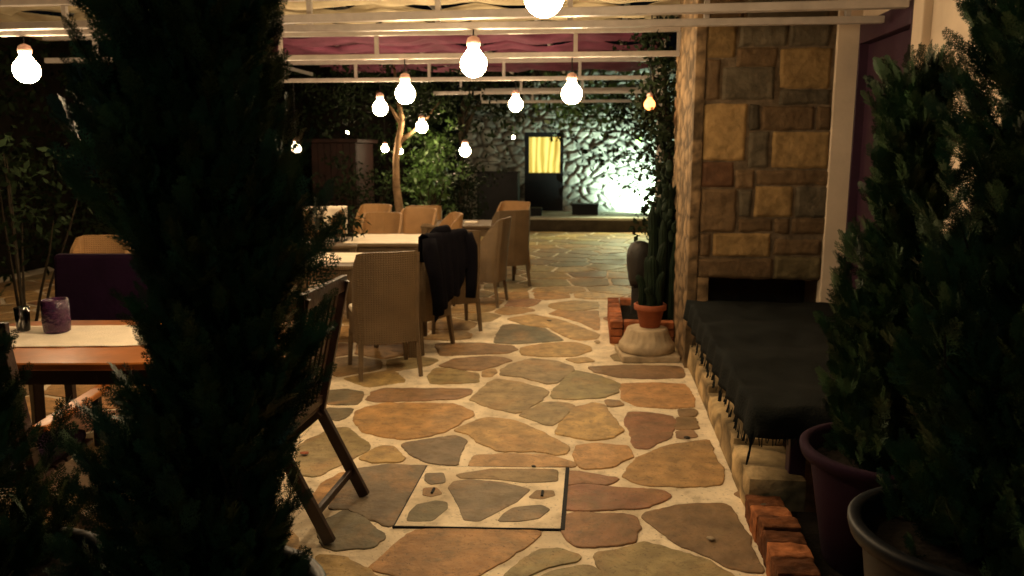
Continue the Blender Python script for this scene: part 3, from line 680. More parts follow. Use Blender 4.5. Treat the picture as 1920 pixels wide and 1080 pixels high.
ch1.location = W(712, 8.9); ch1.rotation_euler.z = PS + math.pi - .1
chair(776, 9.6, 2.9, "small wicker chair back just right of the thin tree trunk", ch1)
chair(797, 10.6, .1, "farthest reddish wicker chair, in front of the green bush", ch1)
chair(692, 10.3, 2.8, "small wicker chair back left of the thin tree trunk", ch1)
chair(952, 10.9, 2.7, "wicker chair peeping over the tall one beside the path", ch1)
chair(815, 9.0, 1.9, "low reddish wicker chair between two tables", ch1)
chair(612, 9.3, 3.3, "wicker chair under a pale cloth at the tall conifer's right edge", ch1)
chair(188, 6.4, 3.2, "light wicker chair behind the purple bench at left", ch1)
chair(560, 6.6, -1.4, "wicker chair half hidden behind the tall conifer", ch0)
# pale cloth over the back of one chair
def drape(name, w_, zt_, f, b, thick, m, label, cat, loc, rz, seed=0, fold=.02, skew=0.0):
    V, Q = [], []; nu, nv = 26, 34; Ltot = f + b + thick
    for j in range(nv + 1):
        for i in range(nu + 1):
            u = i / nu * 2 - 1; s = j / nv
            fl = f * (1 + .12 * noise.noise(Vector((u * 2, seed, 0)))); bl = b * (1 + .18 * noise.noise(Vector((u * 2, seed, 5))) + skew * u)
            q = s * (fl + bl + thick); yo = .0
            if q < fl: y = thick / 2 + .012; z = zt_ - (fl - q); k = (fl - q)
            elif q < fl + thick: y = thick / 2 + .012 - (q - fl) * (thick + .024) / thick; z = zt_ + .012 * math.sin((q - fl) / thick * math.pi); k = 0
            else: k = q - fl - thick; y = -thick / 2 - .012 - .10 * min(k, .5) * .5; z = zt_ - k
            wv = fold * min(1, k * 4) * (math.sin(u * 9 + seed) + .6 * noise.noise(Vector((u * 4, k * 4, seed + 2))))
            y += (wv if y > 0 else -abs(wv) * .8 - .01 * min(1, k * 6))
            V.append((u * w_ / 2 * (1 - .10 * k) , y, z + .008 * noise.noise(Vector((u * 5, s * 6, seed)))))
    for j in range(nv):
        for i in range(nu): a = j * (nu + 1) + i; Q.append((a, a + 1, a + nu + 2, a + nu + 1))
    root = empty(name, loc, rz, label=label, cat=cat)
    o = qmesh(name + "_body" if cat == "jacket" else "cloth_sheet", V, Q, m, root, smooth=True)
    md = o.modifiers.new("s", 'SOLIDIFY'); md.thickness = .012 if cat == "jacket" else .004
    return root
def at_chair(px, D, rz, dy=-.315):
    p = W(px, D); a = PS + rz; return (p.x - math.sin(a) * dy, p.y + math.cos(a) * dy, 0), a
l, a = at_chair(778, 6.62, 1.05)
jk = drape("black_jacket", .56, .975, .20, .50, .05, M_jack, "black jacket hung over the wicker chair right of the near table", "jacket", l, a, 3, .028, -.35)
bm = bmesh.new(); tube(bm, [(-.26, -.04, .955), (-.29, -.075, .84), (-.26, -.10, .66), (-.235, -.10, .48), (-.22, -.09, .36)], [.055, .065, .058, .052, .048], 10)
for v in bm.verts: v.co += Vector((.5, 1, 0)) * .012 * noise.noise(v.co * 16)
obj("sleeve", bm, M_jack, jk, True)
bm = bmesh.new(); tube(bm, [(.27, -.04, .95), (.30, -.06, .84), (.27, -.09, .68), (.25, -.10, .52), (.235, -.10, .42)], [.055, .065, .056, .05, .045], 10)
obj("sleeve", bm, M_jack, jk, True)
bm = bmesh.new(); tube(bm, [(-.14, .05, .95), (-.07, .02, 1.0), (.04, .0, 1.01), (.13, .03, .97)], [.028, .04, .038, .026], 8)
obj("collar", bm, M_jack, jk, True)
l, a = at_chair(612, 9.3, 3.3); drape("pale_cloth", .52, .965, .30, .36, .05, M_cloth, "pale pinkish cloth over the back of the chair beside the tall conifer", "cloth", l, a, 8, .015)
# ================================================================ WICKER TABLES
def wtable(px, D, rz, w_, d_, label):
    root = empty("wicker_table", W(px, D), PS + rz, label=label, cat="table", group="wicker tables on the terrace")
    bm = bmesh.new(); bx(bm, (0, 0, .735), (w_, d_, .03), bev=.006); obj("tabletop", bm, M_wick, root)
    bm = bmesh.new()
    for s in (-1, 1): bx(bm, (0, s * (d_ / 2 - .05), .67), (w_ - .12, .03, .098)); bx(bm, (s * (w_ / 2 - .05), 0, .67), (.03, d_ - .14, .096))
    obj("apron", bm, M_wick, root)
    for sx in (-1, 1):
        for sy in (-1, 1): bm = bmesh.new(); bx(bm, (sx * (w_ / 2 - .045), sy * (d_ / 2 - .045), .36), (.07, .07, .719), bev=.008); obj("leg", bm, M_wick, root)
    return root
def tcloth(px, D, rz, w_, d_, label, ox=0, oy=0, hang=.0, side='x'):
    root = empty("tablecloth", W(px, D), PS + rz, label=label, cat="tablecloth")
    V, Q = [], []; nu, nv = 40, 30
    for j in range(nv + 1):
        for i in range(nu + 1):
            s = i / nu * (w_ + hang) - w_ / 2; t = j / nv * d_ - d_ / 2; x, z = s, .755
            if s > w_ / 2: x = w_ / 2 + .012 + .012 * math.sin(t * 17); z = .755 - (s - w_ / 2) - .03 * math.sin(t * 5)
            V.append((x + ox, t + oy + .008 * noise.noise(Vector((s * 6, t * 3, px))), z + .003 * noise.noise(Vector((s * 9, t * 9, 2)))))
    for j in range(nv):
        for i in range(nu): a_ = j * (nu + 1) + i; Q.append((a_, a_ + 1, a_ + nu + 2, a_ + nu + 1))
    o = qmesh("cloth_sheet", V, Q, M_cloth, root, smooth=True); md = o.modifiers.new("s", 'SOLIDIFY'); md.thickness = .003; md.offset = 0
wtable(690, 6.62, .0, .95, .85, "nearest wicker table, its square leg right of the near chair")
tcloth(690, 6.62, .0, .95, .60, "beige cloth over the nearest wicker table with one end hanging down", .02, 0.05, .24)
wtable(745, 8.12, .0, .90, .85, "wicker table under the brightly lit cream cloth")
tcloth(745, 8.12, .0, .90, .84, "brightly lit cream cloth on the second wicker table", 0, 0, .06)
wtable(868, 9.95, .0, .95, .85, "dark wicker table in front of the black bench box")
wtable(600, 7.9, .1, .85, .8, "small wicker table half hidden right of the tall conifer")
# plate-like napkin on dark table
bm = bmesh.new(); bx(bm, (0, 0, .762), (.16, .12, .02), bev=.006); o = obj("folded_napkin", bm, M_cloth); tag(o, "small folded napkin on the dark wicker table", "napkin"); o.location = W(885, 9.9)

# ================================================================ WOODEN TABLE AND FOLDING CHAIRS (left foreground)
c0 = G(30, 683, .75); 
wt = empty("wooden_table", W(200, 3.75), PS + .0, label="varnished orange wooden table left of the tall conifer", cat="table")
tw, td = 1.35, .88
bm = bmesh.new()
n = 64; ring = []
for k in range(n):
    a = 2 * math.pi * k / n; ca, sa = math.cos(a), math.sin(a); p_ = 5
    r = (abs(ca) ** p_ + abs(sa) ** p_) ** (-1 / p_); ring.append((tw / 2 * r * ca, td / 2 * r * sa))
lv = []
for zz, s in ((.715, .985), (.722, 1), (.743, 1), (.75, .99)): lv.append([bm.verts.new((x * s, y * s, zz)) for x, y in ring])
for a_, b_ in zip(lv, lv[1:]):
    for k in range(n): bm.faces.new((a_[k], a_[(k + 1) % n], b_[(k + 1) % n], b_[k]))
bm.faces.new(lv[-1]); bm.faces.new(lv[0][::-1]); obj("tabletop", bm, M_owood, wt)
bm = bmesh.new()
for s in (-1, 1): bx(bm, (0, s * .33, .67), (tw - .3, .025, .088)); bx(bm, (s * .50, 0, .67), (.025, .63, .088))
obj("apron", bm, M_dwood, wt)
for sx in (-1, 1):
    for s in (-1, 1): bm = bmesh.new(); beam(bm, (sx * .47, s * .30, .70), (sx * .47, -s * .30, .0) if False else (sx * .52, s * .34, 0), .055, .055); obj("leg", bm, M_dwood, wt)
rr = empty("table_runner", W(200, 3.75), PS, label="white cloth runner lying along the varnished wooden table", cat="runner")
V, Q = [], []; nu, nv = 50, 16
for j in range(nv + 1):
    for i in range(nu + 1):
        u = i / nu; v = j / nv * 2 - 1; x = -.66 + 1.14 * u; hw = .225 * (1 - .35 * max(0, (u - .72) / .28) ** 2)
        V.append((x, .06 + v * hw + .05 * (u - .5) + .006 * noise.noise(Vector((u * 9, v * 2, 0))), .7535 + .003 * noise.noise(Vector((u * 14, v * 4, 5)))))
for j in range(nv):
    for i in range(nu): a_ = j * (nu + 1) + i; Q.append((a_, a_ + 1, a_ + nu + 2, a_ + nu + 1))
o = qmesh("runner_sheet", V, Q, M_cloth, rr, smooth=True); md = o.modifiers.new("s", 'SOLIDIFY'); md.thickness = .002; md.offset = 1
M_glass = mat("purple_glass", (0.09, 0.022, 0.085), 0.25, 0.5, var=.4, scale=30, trans=.55, bump=.8, bscale=60)
p = G(108, 622, .757)
gl = empty("candle_glass", p, 0, label="purple textured glass candle holder standing on the white runner", cat="candle holder")
bm = bmesh.new(); lathe(bm, [(.052, 0), (.060, .006), (.064, .05), (.062, .16), (.058, .165), (.055, .16), (.055, .02), (.0, .014)], seg=28); obj("glass_cup", bm, M_glass, gl, True)
bm = bmesh.new(); lathe(bm, [(.03, .016), (.03, .05), (.0, .052)], seg=16); obj("candle", bm, M_cloth, gl)
p = W(45, 3.9, .75)
gg = empty("drinking_glass", p, 0, label="clear drinking glass beside the purple candle holder", cat="glass")
bm = bmesh.new(); lathe(bm, [(.026, 0), (.030, .004), (.036, .12), (.034, .121), (.028, .01), (.0, .008)], seg=24); obj("glass_wall", bm, mat("clear_glass", (.8, .8, .8), .05, trans=1.0, var=0), gg, True)
gg.location.z = .757
# purple upholstered bench chair behind the wooden table
pb = empty("purple_bench", W(250, 4.72), PS + math.pi, label="purple padded bench behind the wooden table", cat="bench")
bm = bmesh.new(); bx(bm, (0, -.22, .72), (1.05, .09, .58), Matrix.Rotation(math.radians(8), 3, 'X'), .03); obj("backrest", bm, M_pcush, pb)
bm = bmesh.new(); bx(bm, (0, .02, .44), (1.05, .44, .10), bev=.03); obj("seat", bm, M_pcush, pb)
for sx in (-1, 1):
    for sy in (-1, 1): bm = bmesh.new(); bx(bm, (sx * .46, .02 + sy * .18, .20), (.05, .05, .40), bev=.005); obj("leg", bm, M_dwood, pb)
def folding_chair(loc, rz, label):
    root = empty("folding_chair", loc, rz, label=label, cat="chair", group="dark wooden folding armchairs")
    for s in (-1, 1):
        x = s * .235
        bm = bmesh.new(); beam(bm, (x, -.215, .44), (x, -.355, 1.06), .028, .05); obj("back_post", bm, M_dwood, root)
        bm = bmesh.new(); beam(bm, (x, -.20, .46), (x, -.42, .012), .030, .050); obj("rear_leg", bm, M_dwood, root)
        bm = bmesh.new(); beam(bm, (x * .88, -.22, .43), (x * .88, .26, .012), .028, .045); obj("front_leg", bm, M_dwood, root)
        bm = bmesh.new(); bx(bm, (s * .265, .02, .665), (.06, .52, .026), bev=.008); obj("armrest", bm, M_owood, root)
        bm = bmesh.new(); beam(bm, (s * .262, .20, .44), (s * .262, .21, .652), .026, .04); obj("arm_support", bm, M_dwood, root)
    for k in range(7):
        x = -.18 + k * .06; bm = bmesh.new(); beam(bm, (x, -.222, .50), (x, -.338, 1.01), .034, .014); obj("back_slat", bm, M_dwood, root)
    bm = bmesh.new(); beam(bm, (-.26, -.350, 1.045), (.26, -.350, 1.045), .026, .07); obj("top_rail", bm, M_dwood, root)
    bm = bmesh.new(); beam(bm, (-.235, -.225, .49), (.235, -.225, .49), .024, .04); obj("lower_rail", bm, M_dwood, root)
    for k in range(6): bm = bmesh.new(); bx(bm, (0, -.19 + k * .08, .448), (.44, .062, .018), bev=.004); obj("seat_slat", bm, M_dwood, root)
    bm = bmesh.new(); beam(bm, (-.225, -.355, .13), (.225, -.355, .13), .022, .035); obj("stretcher", bm, M_dwood, root)
    bm = bmesh.new(); bx(bm, (0, .01, .485), (.42, .42, .05), bev=.02); obj("seat_pad", bm, M_pcush, root)
    return root
f1 = G(683, 935); f2 = G(621, 1020); mid = (f1 + f2) / 2; dv = (f1 - f2).normalized()
rzF = math.atan2(dv.y, dv.x)   # local +X axis points along the row of rear feet
a = rzF
fw = Vector((-math.sin(a), math.cos(a), 0))
folding_chair(tuple(mid + fw * .42), a, "dark folding armchair whose leaning back and splayed legs stand beside the path")
p = W(36, 2.95); folding_chair((p.x, p.y, 0), PS + .05, "folding armchair low at left, its orange armrest pointing at the wooden table")

# ================================================================ PLANTER CORNER ON THE RIGHT
cb = empty("stone_column_base", G(1212, 668), 0, label="worn round stone column base carrying the terracotta pot", cat="column base")
bm = bmesh.new(); lathe(bm, [(.0, .055), (.205, .055), (.222, .062), (.222, .11), (.212, .125), (.200, .14), (.178, .19), (.166, .222), (.160, .236), (.145, .241), (.0, .242)], seg=96, wob=.03)
for v in bm.verts:
    if .13 < v.co.z < .23: a = math.atan2(v.co.y, v.co.x); k = 1 - .035 * abs(math.sin(a * 12)); v.co.x *= k; v.co.y *= k
obj("drum", bm, M_marble, cb, True)
bm = bmesh.new(); bx(bm, (0, 0, .027), (.46, .42, .054), Matrix.Rotation(.12, 3, 'Z'), .012); obj("plinth", bm, M_marble, cb)
tp = empty("terracotta_pot", G(1212, 668) + Vector((.02, .02, .242)), 0, label="terracotta pot standing on the round stone column base", cat="plant pot")
bm = bmesh.new(); lathe(bm, [(.075, 0), (.08, .004), (.108, .14), (.125, .142), (.130, .15), (.130, .185), (.122, .19), (.112, .188), (.105, .16)], seg=36); obj("pot_body", bm, M_terra, tp, True)
bm = bmesh.new(); lathe(bm, [(0, .165), (.108, .16)], seg=24); obj("potting_soil", bm, M_soil, tp)
def cactus(loc, stems, label):
    root = empty("column_cactus", loc, 0, label=label, cat="cactus")
    for (x, y, h, r, lx, ly) in stems:
        bm = bmesh.new(); rings = []; seg = 36; nz = 22
        for j in range(nz + 1):
            t = j / nz; rr_ = r * (1 - max(0, (t - .86) / .14) ** 2 * .95) * (1 + .05 * math.sin(t * 19 + x * 40)); cx = x + lx * t + .012 * math.sin(t * 5 + x * 30); cy = y + ly * t
            rings.append([bm.verts.new((cx + rr_ * (1 + .16 * math.cos(9 * 2 * math.pi * k / seg)) * math.cos(2 * math.pi * k / seg), cy + rr_ * (1 + .16 * math.cos(9 * 2 * math.pi * k / seg)) * math.sin(2 * math.pi * k / seg), t * h)) for k in range(seg)])
        for a_, b_ in zip(rings, rings[1:]):
            for k in range(seg): bm.faces.new((a_[k], a_[(k + 1) % seg], b_[(k + 1) % seg], b_[k]))
        bm.faces.new(rings[-1]); obj("stem", bm, M_cact, root, True)
    return root
tpl = tp.location
cactus((tpl.x, tpl.y, tpl.z + .16), [(0, 0, .42, .036, .02, 0), (-.05, .02, .26, .028, -.05, 0), (.05, .03, .52, .032, .05, .02), (0, -.05, .18, .026, -.02, -.05), (.04, -.04, .3, .024, .05, -.03)], "small cluster of cactus stems in the terracotta pot")
bp = empty("brick_planter", (0, 0, 0), label="low red brick planter box with dark soil behind the column base", cat="planter")
q0 = G(1132, 645); q1 = G(1122, 585)
px0 = q0.x + .05; py0, py1 = q0.y, q0.y + 1.15
V, F, K = [], [], []
def bricks(bmcol, x0, x1, y0, y1, h, along):
    rows = int(h / .065)
    for r in range(rows):
        L = (x1 - x0) if along == 'x' else (y1 - y0); pos = -(.11 if r % 2 else 0)
        while pos < L:
            a_ = max(pos, 0); b_ = min(pos + .21, L)
            if b_ - a_ > .03:
                bm = bmesh.new()
                if along == 'x': c = ((x0 + (a_ + b_) / 2), (y0 + y1) / 2, r * .068 + .034); s = (b_ - a_ - .01, y1 - y0, .059)
                else: c = ((x0 + x1) / 2, y0 + (a_ + b_) / 2, r * .068 + .034); s = (x1 - x0, b_ - a_ - .01, .059)
                bx(bm, c, s, None, .006); b0 = len(V); bm.verts.index_update(); col = np.array((.36, .12, .05)) * random.uniform(.6, 1.2)
                for v in bm.verts: V.append(tuple(v.co)); K.append((*col, 1))
                for f in bm.faces: F.append(tuple(b0 + v.index for v in f.verts))
                bm.free()
            pos += .22
bricks(None, px0, px0 + .11, py0, py1, .21, 'y'); bricks(None, px0 + .115, XL - .06, py0 - .0, py0 + .11, .21, 'x'); bricks(None, px0 + .115, XL - .06, py1 - .11, py1, .21, 'x')
polymesh("brick_wall", V, F, M_brick, K, bp)
bm = bmesh.new(); bx(bm, ((px0 + .1 + XL - .07) / 2, (py0 + py1) / 2, .07), (XL - .07 - px0 - .12, py1 - py0 - .23, .14)); obj("potting_soil", bm, M_soil, bp)
# rounded dark stone on its stand
M_dst = mat("dark_stone", (.016, .013, .010), .6, .4, var=.35, bump=.6)
p = W(1196, 7.35)
ds = empty("garden_stone", (p.x, p.y, 0), -.2, label="dark round topped stone figure on a narrow foot behind the brick planter", cat="sculpture")
bm = bmesh.new(); bx(bm, (0, 0, .21), (.13, .12, .42), bev=.02); obj("foot", bm, M_dst, ds)
bm = bmesh.new(); lathe(bm, [(.0, .40), (.085, .40), (.105, .46), (.115, .56), (.125, .66), (.118, .73), (.085, .79), (.04, .815), (0, .82)], seg=24, wob=.12); obj("head", bm, M_dst, ds, True)
# tall cactus cluster in the planter
pc = W(1242, 6.95)
cactus((pc.x, pc.y, .12), [(0, 0, 1.22, .042, .03, 0), (-.08, .03, 1.05, .038, -.05, 0), (.07, .06, 1.30, .038, .03, 0), (-.02, .12, 1.12, .035, -.02, .02), (.05, -.10, .85, .035, .05, -.04), (-.10, -.06, .62, .034, -.07, -.03), (-.05, -.1, .95, .03, .02, 0), (.12, 0, .7, .03, .06, 0)], "tall cluster of dark column cacti in the brick planter")
cz = [o for o in C.objects if o.get("label", "").startswith("tall cluster")][0]
bm = bmesh.new(); rp = random.Random(4)
for k in range(46):
    an = rp.uniform(0, 6.28); zz = rp.uniform(.75, 1.42); rr_ = rp.uniform(.02, .15); c = Vector((rr_ * math.cos(an) + .01, rr_ * math.sin(an), zz))
    M = Matrix.Translation(c) @ Matrix.Rotation(an, 4, 'Z') @ Matrix.Rotation(rp.uniform(-.7, .7), 4, 'Y') @ Matrix.Diagonal((.012, rp.uniform(.022, .034), rp.uniform(.04, .06), 1))
    bmesh.ops.create_icosphere(bm, subdivisions=2, radius=1, matrix=M)
obj("paddles", bm, M_cact, cz, True)
# leafy climber up the pergola post
cl = empty("leafy_climber", (0, 0, 0), label="leafy climber winding up beside the stone pier, leaves lit from behind", cat="climber")
cx = WP(1250, 120, 7.5); base = WP(1262, 420, 7.4)
bm = bmesh.new()
tube(bm, [(base.x - .03, base.y, .1), (base.x, base.y, 1.0), (cx.x + .05, cx.y, 1.7), (cx.x - .02, cx.y, 2.3), (cx.x - .1, cx.y, 2.85)], [.035, .03, .028, .022, .01], 8)
tube(bm, [(base.x + .06, base.y + .05, .1), (base.x - .04, base.y, 1.2), (cx.x - .05, cx.y - .04, 1.9), (cx.x - .15, cx.y, 2.5)], [.022, .02, .016, .008], 6)
obj("stems", bm, M_dbark, cl, True)
cs = []; r_ = np.random.default_rng(5)
for k in range(210):
    t = r_.random(); py = 40 + t * 420; pxx = 1236 + r_.normal() * 22 + (10 if py > 250 else 0); q = WP(min(pxx, 1285), py, 7.1 + r_.random() * .7); cs.append(tuple(q))
V, Q = leaves(cs, 15, (.09, .09, .07), .055, .62, -.2, 3); qmesh("leaves", V, Q, M_hedge, cl)

# ================================================================ FAR HOUSE, PLATFORM, FLOODLIGHT
YH = 18.0; YF = 16.15
zp = PY(1150, 409, YF).z
xa = PY(905, 420, YF).x; xb = 3.2
bm = bmesh.new(); bx(bm, ((xa + xb) / 2, YF + .07, (zp - .05) / 2), (xb - xa - .02, .06, zp - .052)); obj("platform_riser", bm, mat('riser_stone', (.045, .034, .022), .9, .15, var=.4, scale=5, bump=.8), kind='structure')
bm = bmesh.new(); bx(bm, ((xa + xb) / 2, (YF + YH) / 2 + .02, zp - .025), (xb - xa, YH - YF - .04, .05), bev=.01); bx(bm, ((xa + xb) / 2, (YF + YH) / 2 + .1, (zp - .05) / 2), (xb - xa - .02, YH - YF - .2, zp - .052)); obj("platform", bm, mat("platform_stone", (.40, .37, .30), .8, .2, var=.25, scale=3, bump=.5), kind='structure')
fh = empty("stone_house", (1, YH, 0), label="rubble stone house with black door at the end of the terrace", cat="house")
def houseV(x0, x1, z0, z1, amp, name, seed):
    V, Q, K = [], [], []; st = .028; nx = int((x1 - x0) / st); nz = int((z1 - z0) / st)
    for j in range(nz + 1):
        for i in range(nx + 1):
            x = x0 + (x1 - x0) * i / nx; z = z0 + (z1 - z0) * j / nz
            q = Vector((x * 3.7 + .10 * noise.noise(Vector((x * 2, z * 2, 1))), 3.3, z * 5.6 + .10 * noise.noise(Vector((x * 2, z * 2, 9)))))
            d, p_ = noise.voronoi(q); e = min(1, max(0, (d[1] - d[0] - .03)) * 7); c = noise.cell_vector(p_[0] * 5.1)
            h = e * (.6 + .5 * abs(c.x)) * amp + .008 * noise.noise(Vector((x * 11, z * 11, 4)))
            V.append((x, YH - h, z)); g = (.20 + .18 * abs(c.y)) * (.30 + .70 * e); K.append((g, g * .97, g * .86, 1))
    for j in range(nz):
        for i in range(nx): a_ = j * (nx + 1) + i; Q.append((a_, a_ + 1, a_ + nx + 2, a_ + nx + 1))
    loc_of(fh, qmesh(name, V, Q, M_rubble, fh, cols=K, smooth=True))
dx0 = PY(984, 330, YH).x; dx1 = PY(1056, 330, YH).x; dz1 = PY(1020, 248, YH).z; dz0 = zp
hx0 = PY(872, 330, YH).x
houseV(hx0, dx0 - .0, 0, 3.0, .06, "wall", 1); houseV(dx1, 3.4, 0, 3.4, .08, "wall", 2); houseV(dx0, dx1, dz1, 3.1, .08, "wall", 3)
bm = bmesh.new(); bx(bm, ((hx0 + 3.4) / 2, YH + .45, 1.7), (3.4 - hx0, .5, 3.4)); loc_of(fh, obj("wall_core", bm, M_dmortar, fh))
fd = child_empty("door", fh)
bm = bmesh.new(); gx0 = PY(992, 300, YH).x; gx1 = PY(1050, 300, YH).x; gz0 = PY(1020, 324, YH).z; gz1 = PY(1020, 257, YH).z
for a_, b_ in ((dx0 + .001, gx0), (gx1, dx1 - .001)): bx(bm, ((a_ + b_) / 2, YH + .02, (dz0 + dz1) / 2), (b_ - a_, .09, dz1 - dz0))
bx(bm, ((gx0 + gx1) / 2, YH + .02, (dz0 + gz0) / 2), (gx1 - gx0, .08, gz0 - dz0)); bx(bm, ((gx0 + gx1) / 2, YH + .02, (gz1 + dz1) / 2), (gx1 - gx0, .08, dz1 - gz1))
obj("door_leaf", bm, M_black, fd)
mw = bpy.data.materials.new("lit_curtain"); mw.use_nodes = True; nt = mw.node_tree; N = nt.nodes; L = nt.links; b = N["Principled BSDF"]
tc = N.new("ShaderNodeTexCoord"); wv = N.new("ShaderNodeTexWave"); wv.bands_direction = 'X'; wv.inputs["Scale"].default_value = 2.3; wv.inputs["Distortion"].default_value = 9; wv.inputs["Detail"].default_value = 3
mp = N.new("ShaderNodeMapping"); mp.inputs["Scale"].default_value = (1, 1, .25); L.new(tc.outputs["Object"], mp.inputs[0]); L.new(mp.outputs[0], wv.inputs["Vector"])
cr = N.new("ShaderNodeValToRGB"); cr.color_ramp.elements[0].color = (.42, .26, .02, 1); cr.color_ramp.elements[1].color = (1.0, .80, .20, 1); L.new(wv.outputs["Fac"], cr.inputs[0])
L.new(cr.outputs[0], b.inputs["Emission Color"]); b.inputs["Emission Strength"].default_value = .95; b.inputs["Base Color"].default_value = (.4, .3, .08, 1)
bm = bmesh.new(); bx(bm, ((gx0 + gx1) / 2, YH + .03, (gz0 + gz1) / 2), (gx1 - gx0 - .002, .02, gz1 - gz0 - .002)); obj("curtained_pane", bm, mw, fd)
# eave above the house, dark
bm = bmesh.new(); bx(bm, ((hx0 + 3.4) / 2, YH - .1, 3.55), (3.6 - hx0, 1.3, .14), Matrix.Rotation(math.radians(10), 3, 'X')); loc_of(fh, obj("roof", bm, M_dmortar, fh))
p = PY(1207, 396, 17.35); 
fl = empty("floodlight", (p.x, 17.2, zp), 0, label="small floodlight on the platform washing the stone house wall in pale green", cat="floodlight")
bm = bmesh.new(); bx(bm, (0, 0, .11), (.16, .07, .12), Matrix.Rotation(math.radians(-42), 3, 'X'), .01); obj("housing", bm, M_black, fl)
bm = bmesh.new(); bx(bm, (0, 0, .03), (.05, .05, .06)); obj("bracket", bm, M_black, fl)
bm = bmesh.new(); bx(bm, (0, .030, .140), (.13, .006, .09), Matrix.Rotation(math.radians(-42), 3, 'X')); obj("lens", bm, mat("flood_lens", (.8, .9, .8), .3, emit=(.72, 1, .78), estr=12), fl)
lamp("flood_beam", 'SPOT', (p.x + .05, 17.27, zp + .22), 680, (.70, 1.0, .76), spot_size=math.radians(150), spot_blend=.6, shadow_soft_size=.05).rotation_euler = (math.radians(126), 0, math.radians(4))
pg_ = WP(1198, 263, 16.75)
gk = empty("green_lamp", pg_, 0, label="small yellow green lamp among the leaves before the floodlit wall", cat="lamp")
bm = bmesh.new(); lathe(bm, [(0, -.05), (.04, -.035), (.055, 0), (.05, .035), (.03, .05)], seg=16); obj("globe", bm, mat("green_bulb_glow", (.5, .9, .3), .4, emit=(.45, 1.0, .16), estr=6), gk, True)
bm = bmesh.new(); lathe(bm, [(.035, .05), (.04, .055), (.04, .09), (.01, .11)], seg=16); obj("socket", bm, M_black, gk, True)
bm = bmesh.new(); tube(bm, [(0, 0, .10), (.02, .05, .6), (.1, .5, 1.5)], .006, 6); obj("cord", bm, M_black, gk)
lamp("terrace_fill", 'SPOT', (pg_.x, 16.68, pg_.z - .1), 300, (.95, 1.0, .55), spot_size=math.radians(105), spot_blend=.8, shadow_soft_size=.06).rotation_euler = (math.radians(-50), 0, math.radians(-12))  # added spot without a fixture of its own, brightens the far paving
# black boxes on the platform and bench left of the door
def box_thing(name, px0, px1, py0, py1, Y, dep, label, cat, m=M_black):
    a_ = PY(px0, py1, Y); b_ = PY(px1, py0, Y); z0 = max(a_.z, 0); root = empty(name, ((a_.x + b_.x) / 2, Y, z0), 0, label=label, cat=cat)
    h = b_.z - z0; wd_ = b_.x - a_.x
    bm = bmesh.new(); bx(bm, (0, dep / 2, (h - .04) / 2), (wd_ - .03, dep - .03, h - .04), bev=.01); obj("body", bm, m, root)
    bm = bmesh.new(); bx(bm, (0, dep / 2, h - .02), (wd_, dep, .04), bev=.01); obj("lid", bm, m, root); return root
box_thing("storage_box", 1071, 1123, 383, 407, 16.9, .35, "black box standing on the platform right of the door", "box")
box_thing("planter_trough", 985, 1016, 390, 408, 16.5, .3, "small dark trough on the platform before the door", "trough")
box_thing("bench_box", 893, 972, 322, 425, 16.0, .5, "tall black cabinet against the house, left of the yellow lit door", "cabinet")
# ================================================================ TREES, BUSHES, HEDGE
def bush(name, px0, px1, py0, py1, D, thick, n, size, m, label, cat, seed, each=16, spr=.16, bpx=None):
    r = np.random.default_rng(seed); cs = []
    base = W((px0 + px1) / 2 if bpx is None else bpx, D)
    for _ in range(n):
        a_ = r.normal() * .30; b_ = r.normal() * .30
        cs.append(tuple(WP((px0 + px1) / 2 + a_ * (px1 - px0), (py0 + py1) / 2 + b_ * (py1 - py0), D + (r.random() - .5) * thick) - base))
    root = empty(name, base, 0, label=label, cat=cat)
    V, Q = leaves(cs, each, (spr, spr, spr * .8), size, .45, -.1, seed); qmesh("foliage", V, Q, m, root)
    bm = bmesh.new()
    for k in range(0, len(cs), max(1, len(cs) // (5 if name == 'leafy_shrub' else 14))):
        c = Vector(cs[k]); 
        if c.z > .1: tube(bm, ([(0, 0, 0), (0, 0, c.z * .7), (c.x * .5, c.y * .5, c.z), tuple(c)] if bpx else [(c.x * .15, c.y * .15, 0), (c.x * .45, c.y * .4, c.z * .4), (c.x * .8, c.y * .75, c.z * .75), tuple(c)]), [.05, .03, .012, .004] if bpx else [.016, .012, .008, .003], 5)
    obj("stems", bm, M_dbark, root); return root
# thin forked tree
t0 = G(752, 470); Dt = 11.9
tree = empty("thin_tree", W(750, Dt), 0, label="thin bare trunked tree forking behind the tables", cat="tree")
def TP(px, py, dd=0): return tuple(WP(px, py, Dt + dd) - tree.location)
bm = bmesh.new(); tube(bm, [(0, 0, 0), TP(750, 400), TP(744, 350), TP(742, 300), TP(748, 262), TP(753, 225), TP(748, 180), TP(738, 120)], [.075, .065, .06, .055, .052, .04, .03, .015], 10)
for v in bm.verts: v.co += Vector((1, 1, 0)) * .018 * noise.noise(v.co * 6)
obj("trunk", bm, M_bark, tree, True)
bm = bmesh.new(); tube(bm, [TP(746, 270), TP(762, 256), TP(778, 244), TP(800, 222, .2), TP(825, 190, .4)], [.035, .03, .025, .018, .008], 8); obj("branch", bm, M_bark, tree, True)
bm = bmesh.new(); tube(bm, [TP(752, 235), TP(735, 205, .2), TP(708, 170, .3)], [.028, .02, .008], 8); obj("branch", bm, M_bark, tree, True)
cs = [TP(745 + random.gauss(0, 75), 165 + random.gauss(0, 34), random.uniform(-.7, .9)) for _ in range(70)]
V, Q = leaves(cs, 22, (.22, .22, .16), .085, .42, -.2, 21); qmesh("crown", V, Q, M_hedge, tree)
bush("green_bush", 757, 852, 245, 402, 12.9, .9, 120, .085, M_leafl, "lit green bush right of the thin tree trunk", "bush", 31, 18, .15)
